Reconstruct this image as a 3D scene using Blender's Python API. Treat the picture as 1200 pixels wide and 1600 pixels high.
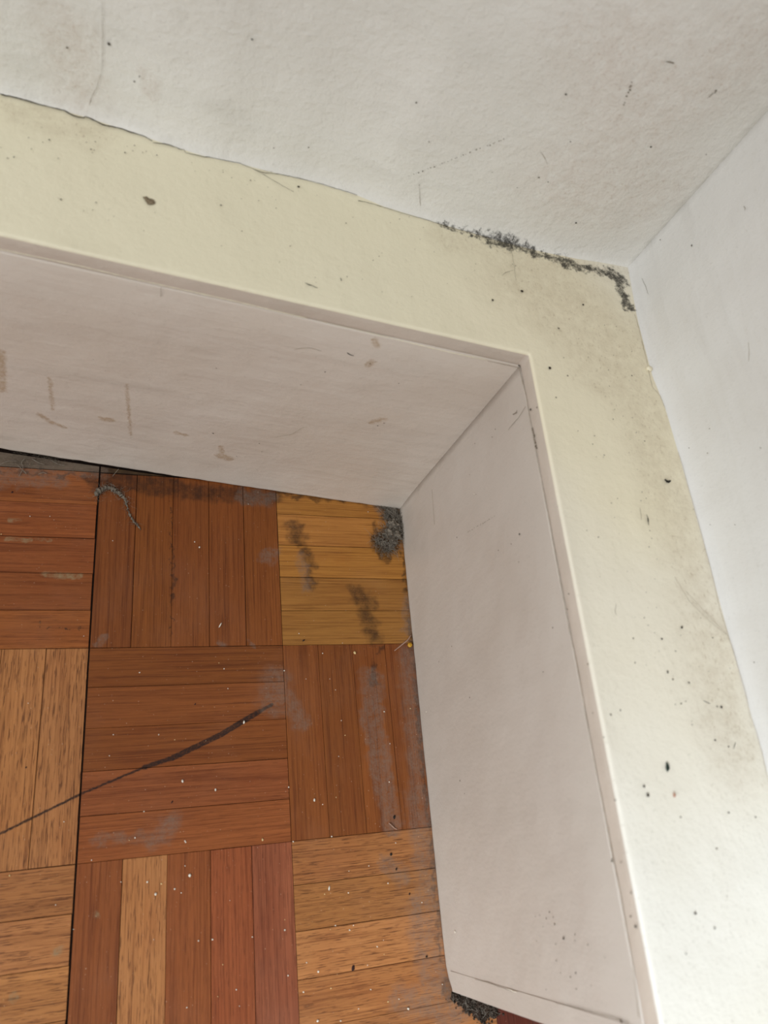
import bpy, bmesh, math, random
from mathutils import Vector, Matrix, noise
for o in list(bpy.data.objects): bpy.data.objects.remove(o)
SC = bpy.context.scene
COL = SC.collection
rnd = random.Random(7)
def lin(r, g, b):
    f = lambda c: (c/255/12.92) if c/255 <= .04045 else ((c/255+.055)/1.055)**2.4
    return (f(r), f(g), f(b), 1.0)

# ------------------------------------------------------------------ camera, light, exposure
CAM_LOC = (-0.11003, -0.12128, 0.48005)
CAM_ROWS = [[0.938633, -0.097486, 0.330855], [0.047838, -0.913162, -0.404779], [0.341585, 0.395766, -0.852461]]
cam = bpy.data.objects.new('camera', bpy.data.cameras.new('camera')); COL.objects.link(cam)
cam.data.sensor_width = 36.0; cam.data.lens = 1160.47/1600*36.0
cam.data.clip_start = .01
r, d, f = [Vector(v) for v in CAM_ROWS]
M = Matrix((r, -d, -f)).transposed().to_4x4(); M.translation = Vector(CAM_LOC)
cam.matrix_world = M
cam.data.dof.use_dof = True; cam.data.dof.focus_distance = .53; cam.data.dof.aperture_fstop = 9.0
SC.camera = cam
SC.view_settings.view_transform = 'Standard'; SC.view_settings.look = 'None'
SC.view_settings.gamma = 1.0; SC.view_settings.use_curve_mapping = False
SC.view_settings.exposure = 0.0
w = bpy.data.worlds.new('room_daylight'); SC.world = w; w.use_nodes = True
w.node_tree.nodes['Background'].inputs[0].default_value = (1.0, .98, .955, 1)
w.node_tree.nodes['Background'].inputs[1].default_value = .31
def area(name, loc, aim, sx, sy, power, col):
    l = bpy.data.lights.new(name, 'AREA'); l.shape = 'RECTANGLE'; l.size = sx; l.size_y = sy
    l.energy = power; l.color = col
    o = bpy.data.objects.new(name, l); COL.objects.link(o); o.location = loc
    o.rotation_euler = (Vector(aim)-Vector(loc)).to_track_quat('-Z', 'Y').to_euler()
    return o
area('window_light', (-1.25, -.70, 1.15), (.1, 0, .15), .9, 1.0, 20.0, (.955, .98, 1.0))
side = area('ledge_end_fill', (-.45, -.85, .75), (.17, -.42, .12), .35, .35, 1.2, (.84, .93, 1.0))
side.data.spread = math.radians(46)     # added fill lamp: its narrow beam brightens the right ledge end

# ------------------------------------------------------------------ measured positions, millimetres in the room
SEAM_BACK = [(-900, 285), (-169.8, 214.5), (-156.0, 213.3), (-141.8, 212.3), (-131.4, 211.1), (-116.3, 208.6), (-104.8, 206.2), (-94.0, 204.3), (-75.2, 201.2), (-57.4, 201.3), (-37.4, 199.7), (-18.4, 199.1), (5.4, 195.9), (20.8, 191.4), (45.1, 188.0), (74.3, 184.4), (98.6, 181.8), (119.7, 180.6), (141.8, 180.4), (160.2, 181.3), (178.8, 181.5)]
SEAM_RIGHT = [(178.8, 181.5), (176.5, 160), (174.5, 141), (173.5, 104), (176.3, 81), (176.5, 50), (176, 0), (175, -50), (174.5, -115), (162.8, -900)]
CRUMBS = [(-160.0, 85.76, 0.0), (-148.45, 86.34, 0.0), (-123.58, 7.41, 0.0), (-175.25, 72.78, 0.0), (-20.42, 102.19, 0.0), (-109.79, 70.91, 0.0), (-57.6, 71.92, 0.0), (-90.37, -15.86, 0.0), (-42.12, -10.96, 0.0), (-38.92, -14.74, 0.0), (-36.67, -27.43, 0.0), (-103.98, -52.21, 0.0), (-78.2, -53.58, 0.0), (-68.85, -57.07, 0.0), (-105.56, -64.07, 0.0), (-85.41, -96.05, 0.0), (-62.37, -113.81, 0.0), (-89.86, -109.53, -0.0), (-92.91, -110.58, 0.0), (0.11, -16.95, 0.0), (26.95, -5.93, 0.0), (41.48, 0.92, 0.0), (36.55, -50.7, 0.0), (38.42, -60.15, 0.0), (33.09, -73.01, 0.0), (14.45, -22.83, 0.0), (34.11, -30.62, 0.0), (30.65, -23.29, 0.0), (86.18, -44.93, -0.0), (20.6, -100.85, 0.0), (66.98, -46.24, 0.0), (65.87, -90.94, 0.0), (68.87, -67.11, 0.0), (29.55, -97.44, 0.0), (25.03, -119.59, 0.0), (0.95, -120.18, 0.0), (66.29, -127.15, 0.0), (-0.32, -89.16, 0.0), (18.45, -150.51, 0.0), (33.11, -151.5, 0.0), (47.36, -138.33, 0.0), (34.48, -139.81, 0.0), (23.91, -167.64, 0.0), (20.67, -169.22, 0.0), (34.85, -169.01, -0.0), (32.3, -171.02, 0.0), (58.8, -149.15, 0.0), (48.47, -181.75, 0.0), (52.44, -186.24, 0.0), (52.78, -178.99, 0.0), (41.66, -190.31, 0.0), (23.38, -214.89, 0.0), (59.11, -209.82, 0.0), (52.33, -210.07, 0.0), (42.47, -202.59, 0.0), (79.74, -162.12, 0.0), (87.32, -206.58, 0.0), (-6.22, -166.13, 0.0), (-5.99, -160.95, 0.0), (5.58, -184.03, 0.0), (34.35, -210.77, 0.0), (-5.42, -188.76, 0.0), (2.93, -198.01, 0.0), (18.95, -198.51, 0.0), (-96.51, -131.33, 0.0), (-82.64, -132.86, 0.0), (-67.75, -138.06, 0.0), (-64.24, -140.39, 0.0), (-75.07, -134.66, 0.0), (-37.28, -147.39, 0.0), (-62.26, -126.89, 0.0), (-129.04, -138.81, 0.0), (-34.47, -191.28, -0.0), (-41.6, -178.43, 0.0), (-32.88, -199.28, 0.0), (-60.69, -195.62, 0.0), (-54.73, -165.26, 0.0), (-78.53, -161.54, -0.0), (-152.68, -122.08, 0.0), (-119.41, -151.44, 0.0), (-112.33, -118.79, 0.0), (-47.08, -165.64, 0.0), (-25.03, -167.24, 0.0), (-44.51, -193.07, 0.0), (-127.71, -97.8, 0.0), (-62.01, -114.52, 0.0), (-151.26, -32.1, 0.0), (69.44, 100.91, 0.0), (85.74, 104.44, 0.0), (11.33, 7.9, 0.0)]
BIG_CRUMBS = [((-59.57, -132.12, 0.0), 1.35, 1.6, 'largest white teardrop flake on the brown vertical strips in the lower left'), ((-78.05, -139.46, 0.0), 1.1, 1.3, 'white crumb on the pale tan strip second from the black joint'), ((49.66, -5.88, 0.0), 1.5, 1.9, 'cream elongated seed just in front of the yellow wood block'), ((64.31, -215.36, 0.0), 1.25, 1.0, 'round bright white bead-like crumb nearest the end of the right boxing'), ((-27.03, -48.69, 0.0), 1.0, 1.7, 'white chip lying on the long dark scratch'), ((-64.12, -81.01, 0.0), 1.0, 1.5, 'white chip on the dark horizontal strips just below the long scratch'), ((-44.88, -87.29, 0.0), 0.9, 1.4, 'white chip further right of two below the long dark scratch'), ((-54.42, 68.07, 0.0), 1.0, 1.0, 'round white grain in the middle of the dark vertical strips by the back boxing'), ((15.45, -97.83, 0.0), 1.0, 1.6, 'white sliver on the dark vertical strips beside the centre joint'), ((-17.57, -117.37, 0.0), 0.9, 1.4, 'cream chip by the front right corner of the dark horizontal block'), ((21.41, -147.76, 0.0), 0.8, 2.2, 'thin upright white sliver on the tan horizontal strips in the lower right'), ((12.02, -189.35, 0.0), 1.0, 1.0, 'white grain left of the dark knot on the tan strips'), ((10.15, -212.81, 0.0), 1.1, 1.1, 'white grain at the front edge of the picture on the tan strips'), ((-41.06, 13.9, 0.0), 0.7, 3.2, 'slanting white splinter on the dark vertical strips near their front end')]
DARK_BITS = [((67.07, -112.25, 0.0), 1.1, 1.9, 1.2, 'black seed beside the pale fibre near the right boxing'), ((62.39, -133.37, 0.0), 1.2, 1.5, 1.2, 'black seed on the tan strip nearest the grey dust by the right boxing'), ((78.97, -191.04, 0.0), 0.7, 1.1, 0.3, 'tiny black grain in the grey dust beside the right boxing'), ((65.07, -141.98, 0.0), 0.7, 1.4, 1.4, 'tiny dark grain below the black seed on the tan strip'), ((14.16, 3.02, 0.0), 0.7, 1.5, 0.5, 'small dark grain on the front edge of the yellow wood block')]
HOLES = [(-171.8, 102.22, 0.0, 1.0), (-56.85, -36.22, 0.0, 0.8), (-69.82, -92.12, 0.0, 1.0), (32.84, -190.69, 0.0, 2.1), (-149.27, -67.58, 0.0, 0.8), (72.31, -156.67, 0.0, 0.9)]
DUST_STRAND = [(-121.57, 102.09, 0.0, 2.6), (-120.55, 105.45, 0.0, 3.2), (-117.81, 106.57, 0.0, 2.6), (-115.52, 109.1, 0.0, 2.2), (-112.25, 108.36, 0.0, 2.4), (-109.32, 106.16, 0.0, 2.8), (-106.41, 104.44, 0.0, 2.6), (-103.86, 101.74, 0.0, 1.7), (-102.49, 97.55, 0.0, 0.9), (-101.11, 93.39, 0.0, 0.8), (-99.75, 89.24, 0.0, 1.0), (-97.59, 85.62, 0.0, 1.3), (-95.06, 82.49, 0.0, 1.0), (-92.11, 78.92, 0.0, 0.5)]
CLUMP = [(87.32, 90.22, -0.0, 6.0), (82.47, 83.24, 0.0, 5.2), (90.55, 82.0, 0.0, 5.0), (78.6, 75.37, -0.0, 4.0), (85.74, 75.63, 0.0, 4.2), (74.75, 77.28, -0.0, 3.0), (94.2, 86.85, 0.0, 3.6), (81.62, 70.38, 0.0, 2.6), (92.95, 94.16, 0.0, 3.6)]
CORNER_FLUFF = [(82.78, 105.88, 0.0, 3), (85.98, 101.78, 0.0, 4), (90.46, 104.69, 0.0, 4), (89.29, 98.76, 0.0, 4), (92.96, 98.94, 0.0, 3), (84.43, 96.93, 0.0, 3)]
DIRT_PILE = [(95.12, -213.61, 0.0, 3.5), (98.96, -216.14, 0.0, 4), (104.25, -217.58, 0.0, 4), (109.36, -220.31, 0.0, 4.5), (114.12, -222.67, 0.0, 4.5), (107.48, -223.92, -0.0, 4), (101.67, -220.44, 0.0, 3), (118.05, -224.91, 0.0, 4), (111.22, -227.09, 0.0, 3)]
FIBRE_A = [(92.83, 6.29, 0.0), (89.39, 2.15, 0.0), (84.11, -1.46, 0.0), (78.89, -5.03, -0.0)]
FIBRE_B = [(62.83, -115.28, 0.0), (64.39, -116.92, 0.0), (66.37, -118.6, 0.0), (68.01, -119.5, 0.0)]
BEAD = [(90.69, -1.32, 0.0)]
COBWEB = [[(-168.7, 113.46, 0.0), (-166.94, 119.19, 0.0), (-168.05, 123.34, 0.0), (-166.07, 126.82, 0.0), (-163.07, 127.54, 0.0)], [(-170.15, 121.29, 0.0), (-166.82, 117.79, 0.0), (-164.33, 115.17, 0.0)], [(-162.23, 126.66, 0.0), (-158.19, 124.12, 0.0), (-153.45, 122.59, 0.0)], [(-180.6, 120.95, 0.0), (-175.63, 123.68, 0.0), (-169.64, 124.16, 0.0)], [(-157.52, 115.67, 0.0), (-154.55, 116.82, 0.0), (-152.18, 116.05, 0.0)], [(-111.85, 117.53, 0.0), (-109.55, 121.1, -0.0), (-108.02, 123.66, 0.0)], [(-150.64, 126.64, 0.0), (-145.75, 123.67, 0.0), (-141.03, 123.56, 0.0)]]
DUST = [(-234.3, 121.7, 0.0, -122.8, 125.0, 0.0, 7, 4), (-232.6, 109.3, 0.0, -145.8, 112.7, 0.0, 4, 4), (85.9, -99.5, 0.0, 90.0, -214.1, 0.0, 5.5, 8), (86.0, -169.9, 0.0, 90.0, -214.1, 0.0, 12, 8), (88.8, -122.9, 0.0, 90.1, -139.8, 0.0, 9, 6), (60.0, -23.7, 0.0, 58.2, -61.6, 0.0, 5, 5), (59.1, -61.7, 0.0, 62.2, -91.9, 0.0, 5.5, 4), (63.6, -92.0, 0.0, 64.8, -117.0, 0.0, 4, 5), (-5.3, -23.9, 0.0, -7.4, -36.2, 0.0, 4.5, 9), (-69.3, -103.3, 0.0, -79.7, -111.5, 0.0, 2.5, 6), (-110.6, -107.9, 0.0, -79.8, -109.1, 0.0, 0.2, 4), (-114.6, 3.7, -0.0, -112.8, 5.7, 0.0, 1.5, 2), (-40.8, 1.5, 0.0, -40.0, 1.5, 0.0, 1.2, 2), (-20.8, 1.7, 0.0, -20.4, 1.7, 0.0, 1.5, 2), (-9.5, 61.2, 0.0, -3.4, 66.7, 0.0, 3, 4), (-23.9, 108.5, 0.0, -5.5, 108.1, 0.0, 4, 4), (0.3, -32.4, 0.0, 9.5, -51.0, 0.0, 2, 7), (90.3, -6.6, 0.0, 87.9, -83.7, 0.0, 3.5, 8), (59.9, -209.6, 0.0, 81.2, -217.6, 0.0, 4, 6), (77.0, -160.0, 0.0, 79.2, -162.8, 0.0, 3, 4), (59.9, -138.6, 0.0, 69.1, -147.4, 0.0, 2, 6), (82.9, 107.0, 0.0, 94.5, 94.2, 0.0, 5, 6), (93.3, 31.0, 0.0, 92.2, 9.6, 0.0, 2.5, 4), (19.1, 42.1, 0.0, 15.7, 63.4, 0.0, 1, 5)]
PALE = [(-172.1, 69.9, 0.0, -158.3, 69.5, 0.0, 0.9, 1.0), (-155.4, 70.1, 0.0, -146.5, 70.0, 0.0, 0.5, 1), (-148.5, 47.1, 0.0, -128.4, 45.8, 0.0, 1.2, 1.6), (-171.5, 82.5, 0.0, -166.1, 83.2, 0.0, 0.7, 1.2), (-146.1, -178.2, 0.0, -146.0, -178.7, 0.0, 1, 2), (-126.6, -160.8, 0.0, -125.9, -160.9, 0.0, 1.2, 2), (-108.6, -146.1, 0.0, -108.3, -146.2, 0.0, 1, 1.5)]
GRIME = [(-122.3, 115.3, 0.0, -72.4, 111.9, 0.0, 5, 5), (-72.4, 110.9, 0.0, -0.8, 109.4, 0.0, 3, 6), (-216.0, 114.6, 0.0, -122.4, 117.3, 0.0, 0.8, 1), (2.7, 113.2, 0.0, 83.0, 108.0, 0.0, 1, 3), (12.2, 85.8, 0.0, 14.5, 77.0, 0.0, 3.5, 6), (19.6, 67.4, 0.0, 21.9, 58.7, 0.0, 1.5, 5), (21.5, 51.6, 0.0, 22.3, 42.1, 0.0, 1, 4), (56.2, 36.4, 0.0, 62.6, 28.4, -0.0, 3, 7), (60.5, 21.3, 0.0, 65.2, 5.2, 0.0, 1.2, 8), (92.0, -170.6, 0.0, 92.9, -176.0, 0.0, 2, 2.5), (91.2, -206.1, 0.0, 92.2, -213.2, 0.0, 3, 3), (73.6, 76.2, 0.0, 80.2, 66.3, 0.0, 3.5, 3.5), (73.5, 90.6, 0.0, 75.6, 75.3, 0.0, 1, 4), (66.4, -6.2, 0.0, 71.5, -2.6, -0.0, 0.8, 2), (62.7, -15.0, 0.0, 62.7, -24.7, 0.0, 1.2, 2.5), (59.6, -28.0, 0.0, 64.4, -26.4, 0.0, 0.8, 2), (94.1, 67.7, 0.0, 91.9, -33.4, -0.0, 0.6, 2.5), (91.9, -33.4, -0.0, 88.6, -194.2, 0.0, 0.6, 2), (-149.4, 13.2, 0.0, -121.3, 12.4, 0.0, 0.25, 0.5), (-71.5, 47.4, 0.0, -71.3, 34.2, 0.0, 0.7, 1.5), (-73.3, 112.9, -0.0, -72.0, 4.4, 0.0, 0.3, 0.7)]
SCRATCH = [(-176.6, -109.1, 0.0, -159.3, -101.1, 0.0, 0.3, 0.5), (-159.3, -101.1, 0.0, -119.3, -83.7, 0.0, 0.35, 0.6), (-119.3, -83.7, 0.0, -86.1, -71.8, 0.0, 0.3, 0.7), (-86.1, -71.8, 0.0, -69.8, -67.4, 0.0, 0.8, 1.0), (-69.8, -67.4, 0.0, -41.4, -55.5, 0.0, 1.2, 0.8), (-41.4, -55.5, 0.0, -17.2, -42.6, 0.0, 1.3, 0.7), (-17.2, -42.6, 0.0, -8.8, -38.5, 0.0, 0.6, 0.8)]
MOULD = [(84.2, 182.4, 202.0, 98.7, 182.3, 202.0, 1.2, 6), (98.7, 182.3, 202.0, 112.9, 179.1, 202.0, 0.6, 5.5), (129.8, 176.9, 202.0, 139.7, 175.6, 202.0, 1.2, 6), (142.7, 174.7, 202.0, 163.3, 175.5, 202.0, 0.2, 6), (166.9, 174.8, 202.0, 171.4, 170.7, 202.0, 2.4, 6), (169.0, 165.4, 202.0, 172.1, 149.7, 202.0, 1.2, 5.0), (54.7, 187.0, 202.0, 84.3, 183.4, 202.0, 0.05, 3.5), (113.0, 179.7, 202.0, 129.8, 176.9, 202.0, 0.2, 5)]
YELLOWED_LIGHT_FADE = [(-261.4, 182.4, 201.0, 82.6, 139.2, 201.0, 55, 60), (82.6, 139.2, 201.0, 144.0, 84.7, 201.0, 40, 70), (144.0, 84.7, 201.0, 141.4, 30.1, 201.0, 10, 60)]  # aged yellow; its fade to white paints in the daylight at the right end
CREAMY = [(137.6, 109.1, 201.0, 130.6, -35.1, 201.0, 25, 110)]  # weaker cream carrying the same painted light fade along the right ledge
SMUDGE = [(107.3, 161.9, 201.0, 153.3, 120.1, 201.0, 12, 38), (137.6, 109.1, 201.0, 163.6, 78.7, 201.0, 8, 25), (159.2, 78.2, 201.0, 166.9, -18.3, 201.0, 6, 22), (166.9, -18.3, 201.0, 160.2, -104.2, 201.0, 6, 22), (-169.1, 207.8, 201.0, -127.0, 204.2, 201.0, 2, 14), (57.9, 181.6, 201.0, 168.2, 176.5, 201.0, 3, 18)]
BROWN_DRIPS = [(-44.8, 119.5, 37.4, -39.5, 118.9, 35.5, 1.8, 3), (-46.5, 119.6, 49.2, -44.8, 119.5, 42.8, 0.8, 1.5), (-119.2, 126.7, 60.2, -114.1, 126.2, 60.5, 1.6, 1.5), (-154.8, 130.2, 52.6, -148.7, 129.6, 45.5, 0.8, 2.2), (-147.0, 129.4, 95.4, -147.3, 129.5, 61.1, 0.1, 1.8), (-170.0, 131.7, 111.8, -173.1, 132.0, 73.3, 0.8, 2.4), (-106.6, 125.5, 102.8, -102.3, 125.1, 45.4, 0.05, 1.6), (-75.6, 122.5, 57.8, -69.6, 121.9, 56.6, 0.6, 2), (-145.8, 129.3, 45.0, -141.6, 128.9, 41.7, 0.4, 2), (36.6, 111.5, 108.9, 42.8, 110.9, 114.9, 0.4, 3), (16.5, 113.5, 164.0, 17.9, 113.3, 167.5, 0.8, 2), (12.8, 113.8, 185.9, 16.0, 113.5, 181.4, 0.6, 2)]
WALL_STAIN = [(91.0, 186.6, 312.7, 122.4, 184.6, 289.2, 6, 45), (120.1, 184.6, 292.2, 149.8, 184.8, 339.6, 4, 45), (111.1, 185.1, 250.0, 151.1, 184.8, 251.6, 5, 45), (-140.8, 216.2, 239.3, -133.2, 215.3, 213.4, 3, 20), (-109.4, 211.2, 233.0, -103.3, 210.0, 225.6, 1.2, 5), (-126.2, 214.3, 241.7, -127.5, 214.5, 219.0, 1, 5)]
RIBBONS = [('trim_back', 'crack', [(-169.78, 214.52, 201.0, 0.9), (-167.01, 213.95, 201.0, 0.9), (-164.43, 215.5, 201.0, 0.8), (-155.97, 213.34, 201.0, 0.9), (-148.94, 212.84, 201.0, 0.6), (-141.84, 212.56, 201.0, 0.7), (-136.83, 210.23, 201.0, 0.9), (-132.81, 210.43, 201.0, 0.6), (-131.51, 213.08, 201.0, 0.5), (-129.79, 210.97, 201.0, 0.8), (-123.67, 208.5, 201.0, 0.9), (-116.29, 208.62, 201.0, 0.7), (-110.86, 207.43, 201.0, 0.8), (-104.8, 206.64, 201.0, 0.7), (-100.78, 204.52, 201.0, 0.5)]), ('trim_back', 'crack', [(-100.45, 203.51, 201.0, 0.5), (-94.03, 204.34, 201.0, 0.6), (-89.37, 203.5, 201.0, 0.5), (-86.86, 202.68, 201.0, 0.5), (-85.62, 203.5, 201.0, 0.25), (-84.66, 201.1, 201.0, 0.3), (-75.19, 200.96, 201.0, 0.45), (-73.59, 202.55, 201.0, 0.4), (-65.53, 202.63, 201.0, 0.35), (-57.38, 201.57, 201.0, 0.3), (-50.82, 199.57, 201.0, 0.2), (-45.85, 198.45, 201.0, 0.5), (-37.37, 199.66, 201.0, 0.35), (-28.79, 199.72, 201.0, 0.4), (-18.38, 199.09, 201.0, 0.35), (-0.61, 198.26, 201.0, 0.3), (5.45, 196.81, 201.0, 0.45)]), ('trim_back', 'crack', [(5.78, 192.25, 201.0, 0.45), (13.44, 191.87, 201.0, 0.3), (20.76, 190.92, 201.0, 0.35), (33.72, 188.98, 201.0, 0.25), (45.12, 187.99, 201.0, 0.3), (60.03, 185.39, 201.0, 0.35), (74.38, 184.93, 201.0, 0.25), (85.1, 183.08, 201.0, 0.4)]), ('trim_back', 'crack', [(-50.82, 199.57, 201.0, 0.1), (-44.24, 196.4, 201.0, 0.25), (-37.65, 192.77, 201.0, 0.25), (-30.02, 188.93, 201.0, 0.1)]), ('trim_back', 'hairline', [(173.64, 145.23, 201.0, 0.25), (173.85, 134.57, 201.0, 0.3), (173.11, 120.82, 201.0, 0.35), (172.79, 111.87, 201.0, 0.3), (171.81, 100.82, 201.0, 0.3), (171.43, 93.47, 201.0, 0.35), (175.25, 88.41, 201.0, 0.3), (176.28, 80.13, 201.0, 0.2)]), ('trim_back', 'hairline', [(176.48, 52.54, 201.0, 0.15), (177.08, 38.17, 201.0, 0.2), (177.28, 20.43, 201.0, 0.25), (176.12, -0.68, 201.0, 0.2), (175.74, -16.41, 201.0, 0.25), (174.2, -34.95, 201.0, 0.2), (174.83, -50.2, 201.0, 0.3), (175.49, -63.75, 201.0, 0.25), (175.14, -77.48, 201.0, 0.25), (173.98, -87.83, 201.0, 0.2), (175.5, -96.05, 201.0, 0.25), (174.09, -113.48, 201.0, 0.25), (172.95, -129.66, 201.0, 0.2)]), ('trim_back', 'hairline', [(151.46, -19.27, 201.0, 0.1), (156.52, -31.76, 201.0, 0.2), (165.12, -41.48, 201.0, 0.2), (174.37, -49.24, 201.0, 0.1)]), ('trim_back', 'hairline', [(156.14, -26.83, 201.0, 0.1), (163.02, -35.97, 201.0, 0.15), (170.2, -44.07, 201.0, 0.2), (174.65, -49.56, 201.0, 0.1)]), ('trim_back', 'scratch', [(96.72, 178.51, 201.0, 0.15), (96.58, 166.71, 201.0, 0.15), (95.6, 155.0, 201.0, 0.1)]), ('trim_back', 'scratch', [(87.0, 156.95, 201.0, 0.1), (91.32, 160.56, 201.0, 0.25), (94.91, 162.2, 201.0, 0.1)]), ('trim_back', 'ink', [(-27.22, 129.51, 201.0, 0.3), (-25.32, 128.68, 201.0, 0.9), (-23.71, 128.59, 201.0, 0.5), (-21.18, 127.48, 201.0, 0.2)]), ('trim_back', 'ink', [(-8.63, 136.36, 201.0, 0.3), (-8.2, 135.42, 201.0, 0.8), (-8.11, 134.42, 201.0, 0.3)]), ('trim_back', 'ink', [(144.43, 13.96, 201.0, 0.2), (144.31, 11.47, 201.0, 0.9), (143.88, 9.32, 201.0, 0.6), (143.87, 7.92, 201.0, 0.2)]), ('trim_back', 'scratch', [(141.03, 17.35, 201.0, 0.2), (140.39, 10.92, 201.0, 0.2)]), ('trim_back', 'scratch', [(113.02, -33.62, 201.0, 0.1), (111.48, -36.74, 201.0, 0.25), (111.63, -38.9, 201.0, 0.1)]), ('trim_back', 'ink', [(149.16, -79.48, 201.0, 0.3), (150.02, -80.24, 201.0, 0.35), (152.36, -81.06, 201.0, 0.25)]), ('trim_back', 'ink', [(161.14, -98.69, 201.0, 0.2), (160.27, -100.05, 201.0, 0.3), (158.93, -101.66, 201.0, 0.2)]), ('trim_back', 'scratch', [(-47.48, 199.59, 201.0, 0.1), (-40.74, 200.1, 201.0, 0.1)]), ('wall_back', 'hairline', [(-124.95, 214.08, 259.41, 0.1), (-124.56, 214.01, 242.35, 0.14), (-124.73, 214.04, 228.29, 0.1), (-126.93, 214.41, 217.5, 0.15), (-129.52, 214.83, 211.33, 0.2), (-130.42, 214.98, 205.69, 0.18), (-130.75, 215.04, 200.15, 0.18)]), ('wall_back', 'scratch', [(114.01, 184.93, 318.79, 0.5), (116.17, 184.8, 319.16, 0.9), (118.16, 184.69, 319.33, 0.4)]), ('wall_back', 'hairline', [(34.96, 193.45, 218.36, 0.15), (38.35, 192.98, 210.73, 0.25), (41.06, 192.6, 204.84, 0.1)]), ('wall_back', 'hairline', [(84.59, 187.32, 259.28, 0.15), (87.85, 186.97, 256.84, 0.2), (91.36, 186.6, 254.02, 0.1)]), ('wall_right', 'scratch', [(181.39, 168.23, 207.97, 0.15), (180.58, 160.7, 209.83, 0.2), (179.85, 153.76, 210.56, 0.1)]), ('wall_right', 'scratch', [(179.25, 148.09, 284.88, 0.2), (179.04, 146.05, 285.17, 0.5), (178.97, 145.37, 284.55, 0.2)]), ('wall_right', 'hairline', [(180.12, 82.4, 261.39, 0.1), (180.32, 77.82, 259.83, 0.25), (180.35, 73.6, 257.74, 0.1)]), ('base_back', 'ink', [(2.38, 114.85, 171.01, 0.3), (4.87, 114.61, 169.83, 0.8), (6.4, 114.46, 169.48, 0.4)]), ('base_back', 'hairline', [(-24.51, 117.48, 164.64, 0.1), (-21.01, 117.14, 167.27, 0.3), (-16.82, 116.73, 168.43, 0.25), (-10.86, 116.14, 168.19, 0.1)]), ('base_back', 'hairline', [(-15.78, 116.62, 73.32, 0.1), (-6.89, 115.76, 79.66, 0.3), (-1.43, 115.22, 91.19, 0.1)]), ('base_back', 'hairline', [(-94.11, 124.27, 190.55, 0.15), (-93.91, 124.25, 183.7, 0.25)]), ('base_right', 'scratch', [(94.67, 77.64, 168.38, 0.1), (94.68, 78.19, 174.5, 0.3), (94.68, 78.36, 181.08, 0.2), (94.71, 80.18, 188.72, 0.15)]), ('base_right', 'hairline', [(94.87, 91.43, 62.42, 0.1), (94.67, 77.69, 60.77, 0.2), (94.5, 66.26, 59.75, 0.1)]), ('base_right', 'hairline', [(90.54, -199.75, 41.21, 0.15), (90.54, -199.44, 57.05, 0.3), (90.54, -199.85, 73.09, 0.25), (90.53, -200.32, 87.36, 0.15)]), ('base_right', 'white', [(90.54, -199.64, 79.45, 0.3), (90.54, -199.87, 85.5, 0.8), (90.54, -199.98, 90.11, 0.3)]), ('base_right', 'hairline', [(90.54, -199.41, 126.43, 0.1), (90.55, -198.79, 145.07, 0.3), (90.56, -198.61, 161.01, 0.2), (90.56, -198.38, 173.13, 0.3), (90.56, -198.63, 181.45, 0.2)]), ('base_right', 'scratch', [(94.75, 83.38, 175.43, 0.3), (94.74, 82.19, 179.44, 0.9), (94.75, 83.19, 180.48, 0.4)]), ('base_back', 'ridge', [(-172.71, 131.95, 192.43, 0.7), (-162.71, 130.97, 191.35, 0.7), (-147.12, 129.45, 191.67, 0.6), (-128.39, 127.62, 191.87, 0.7), (-94.74, 124.33, 191.24, 0.6), (-62.06, 121.14, 191.37, 0.7), (-24.0, 117.43, 190.45, 0.5)]), ('base_back', 'ridge', [(-17.43, 116.79, 190.41, 0.2), (2.8, 114.81, 190.03, 0.3), (33.21, 111.84, 189.02, 0.6), (53.11, 109.9, 188.45, 0.5), (65.37, 108.7, 188.57, 0.6), (76.3, 107.63, 188.76, 0.3)]), ('base_back', 'hairline', [(76.3, 107.63, 188.76, 0.2), (87.07, 106.58, 188.83, 0.4), (95.73, 105.74, 188.74, 0.4)]), ('base_right', 'hairline', [(95.07, 105.01, 189.67, 0.4), (94.94, 95.85, 190.29, 0.5), (94.79, 85.84, 191.25, 0.45), (94.6, 73.44, 190.65, 0.4), (94.41, 60.68, 190.53, 0.4), (94.1, 39.2, 190.67, 0.35), (93.77, 17.51, 191.04, 0.4), (93.47, -2.98, 190.87, 0.45), (93.14, -24.78, 190.54, 0.4), (92.87, -42.93, 190.57, 0.5), (92.62, -59.64, 191.38, 0.45), (92.28, -82.44, 190.84, 0.5), (91.97, -103.34, 190.59, 0.45), (91.73, -119.73, 191.1, 0.4), (91.46, -137.85, 191.2, 0.5), (91.22, -153.74, 191.78, 0.4), (91.05, -165.21, 191.15, 0.5), (90.94, -172.55, 191.48, 0.4), (90.76, -185.12, 189.89, 0.3), (90.6, -195.89, 188.48, 0.3)])]
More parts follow.
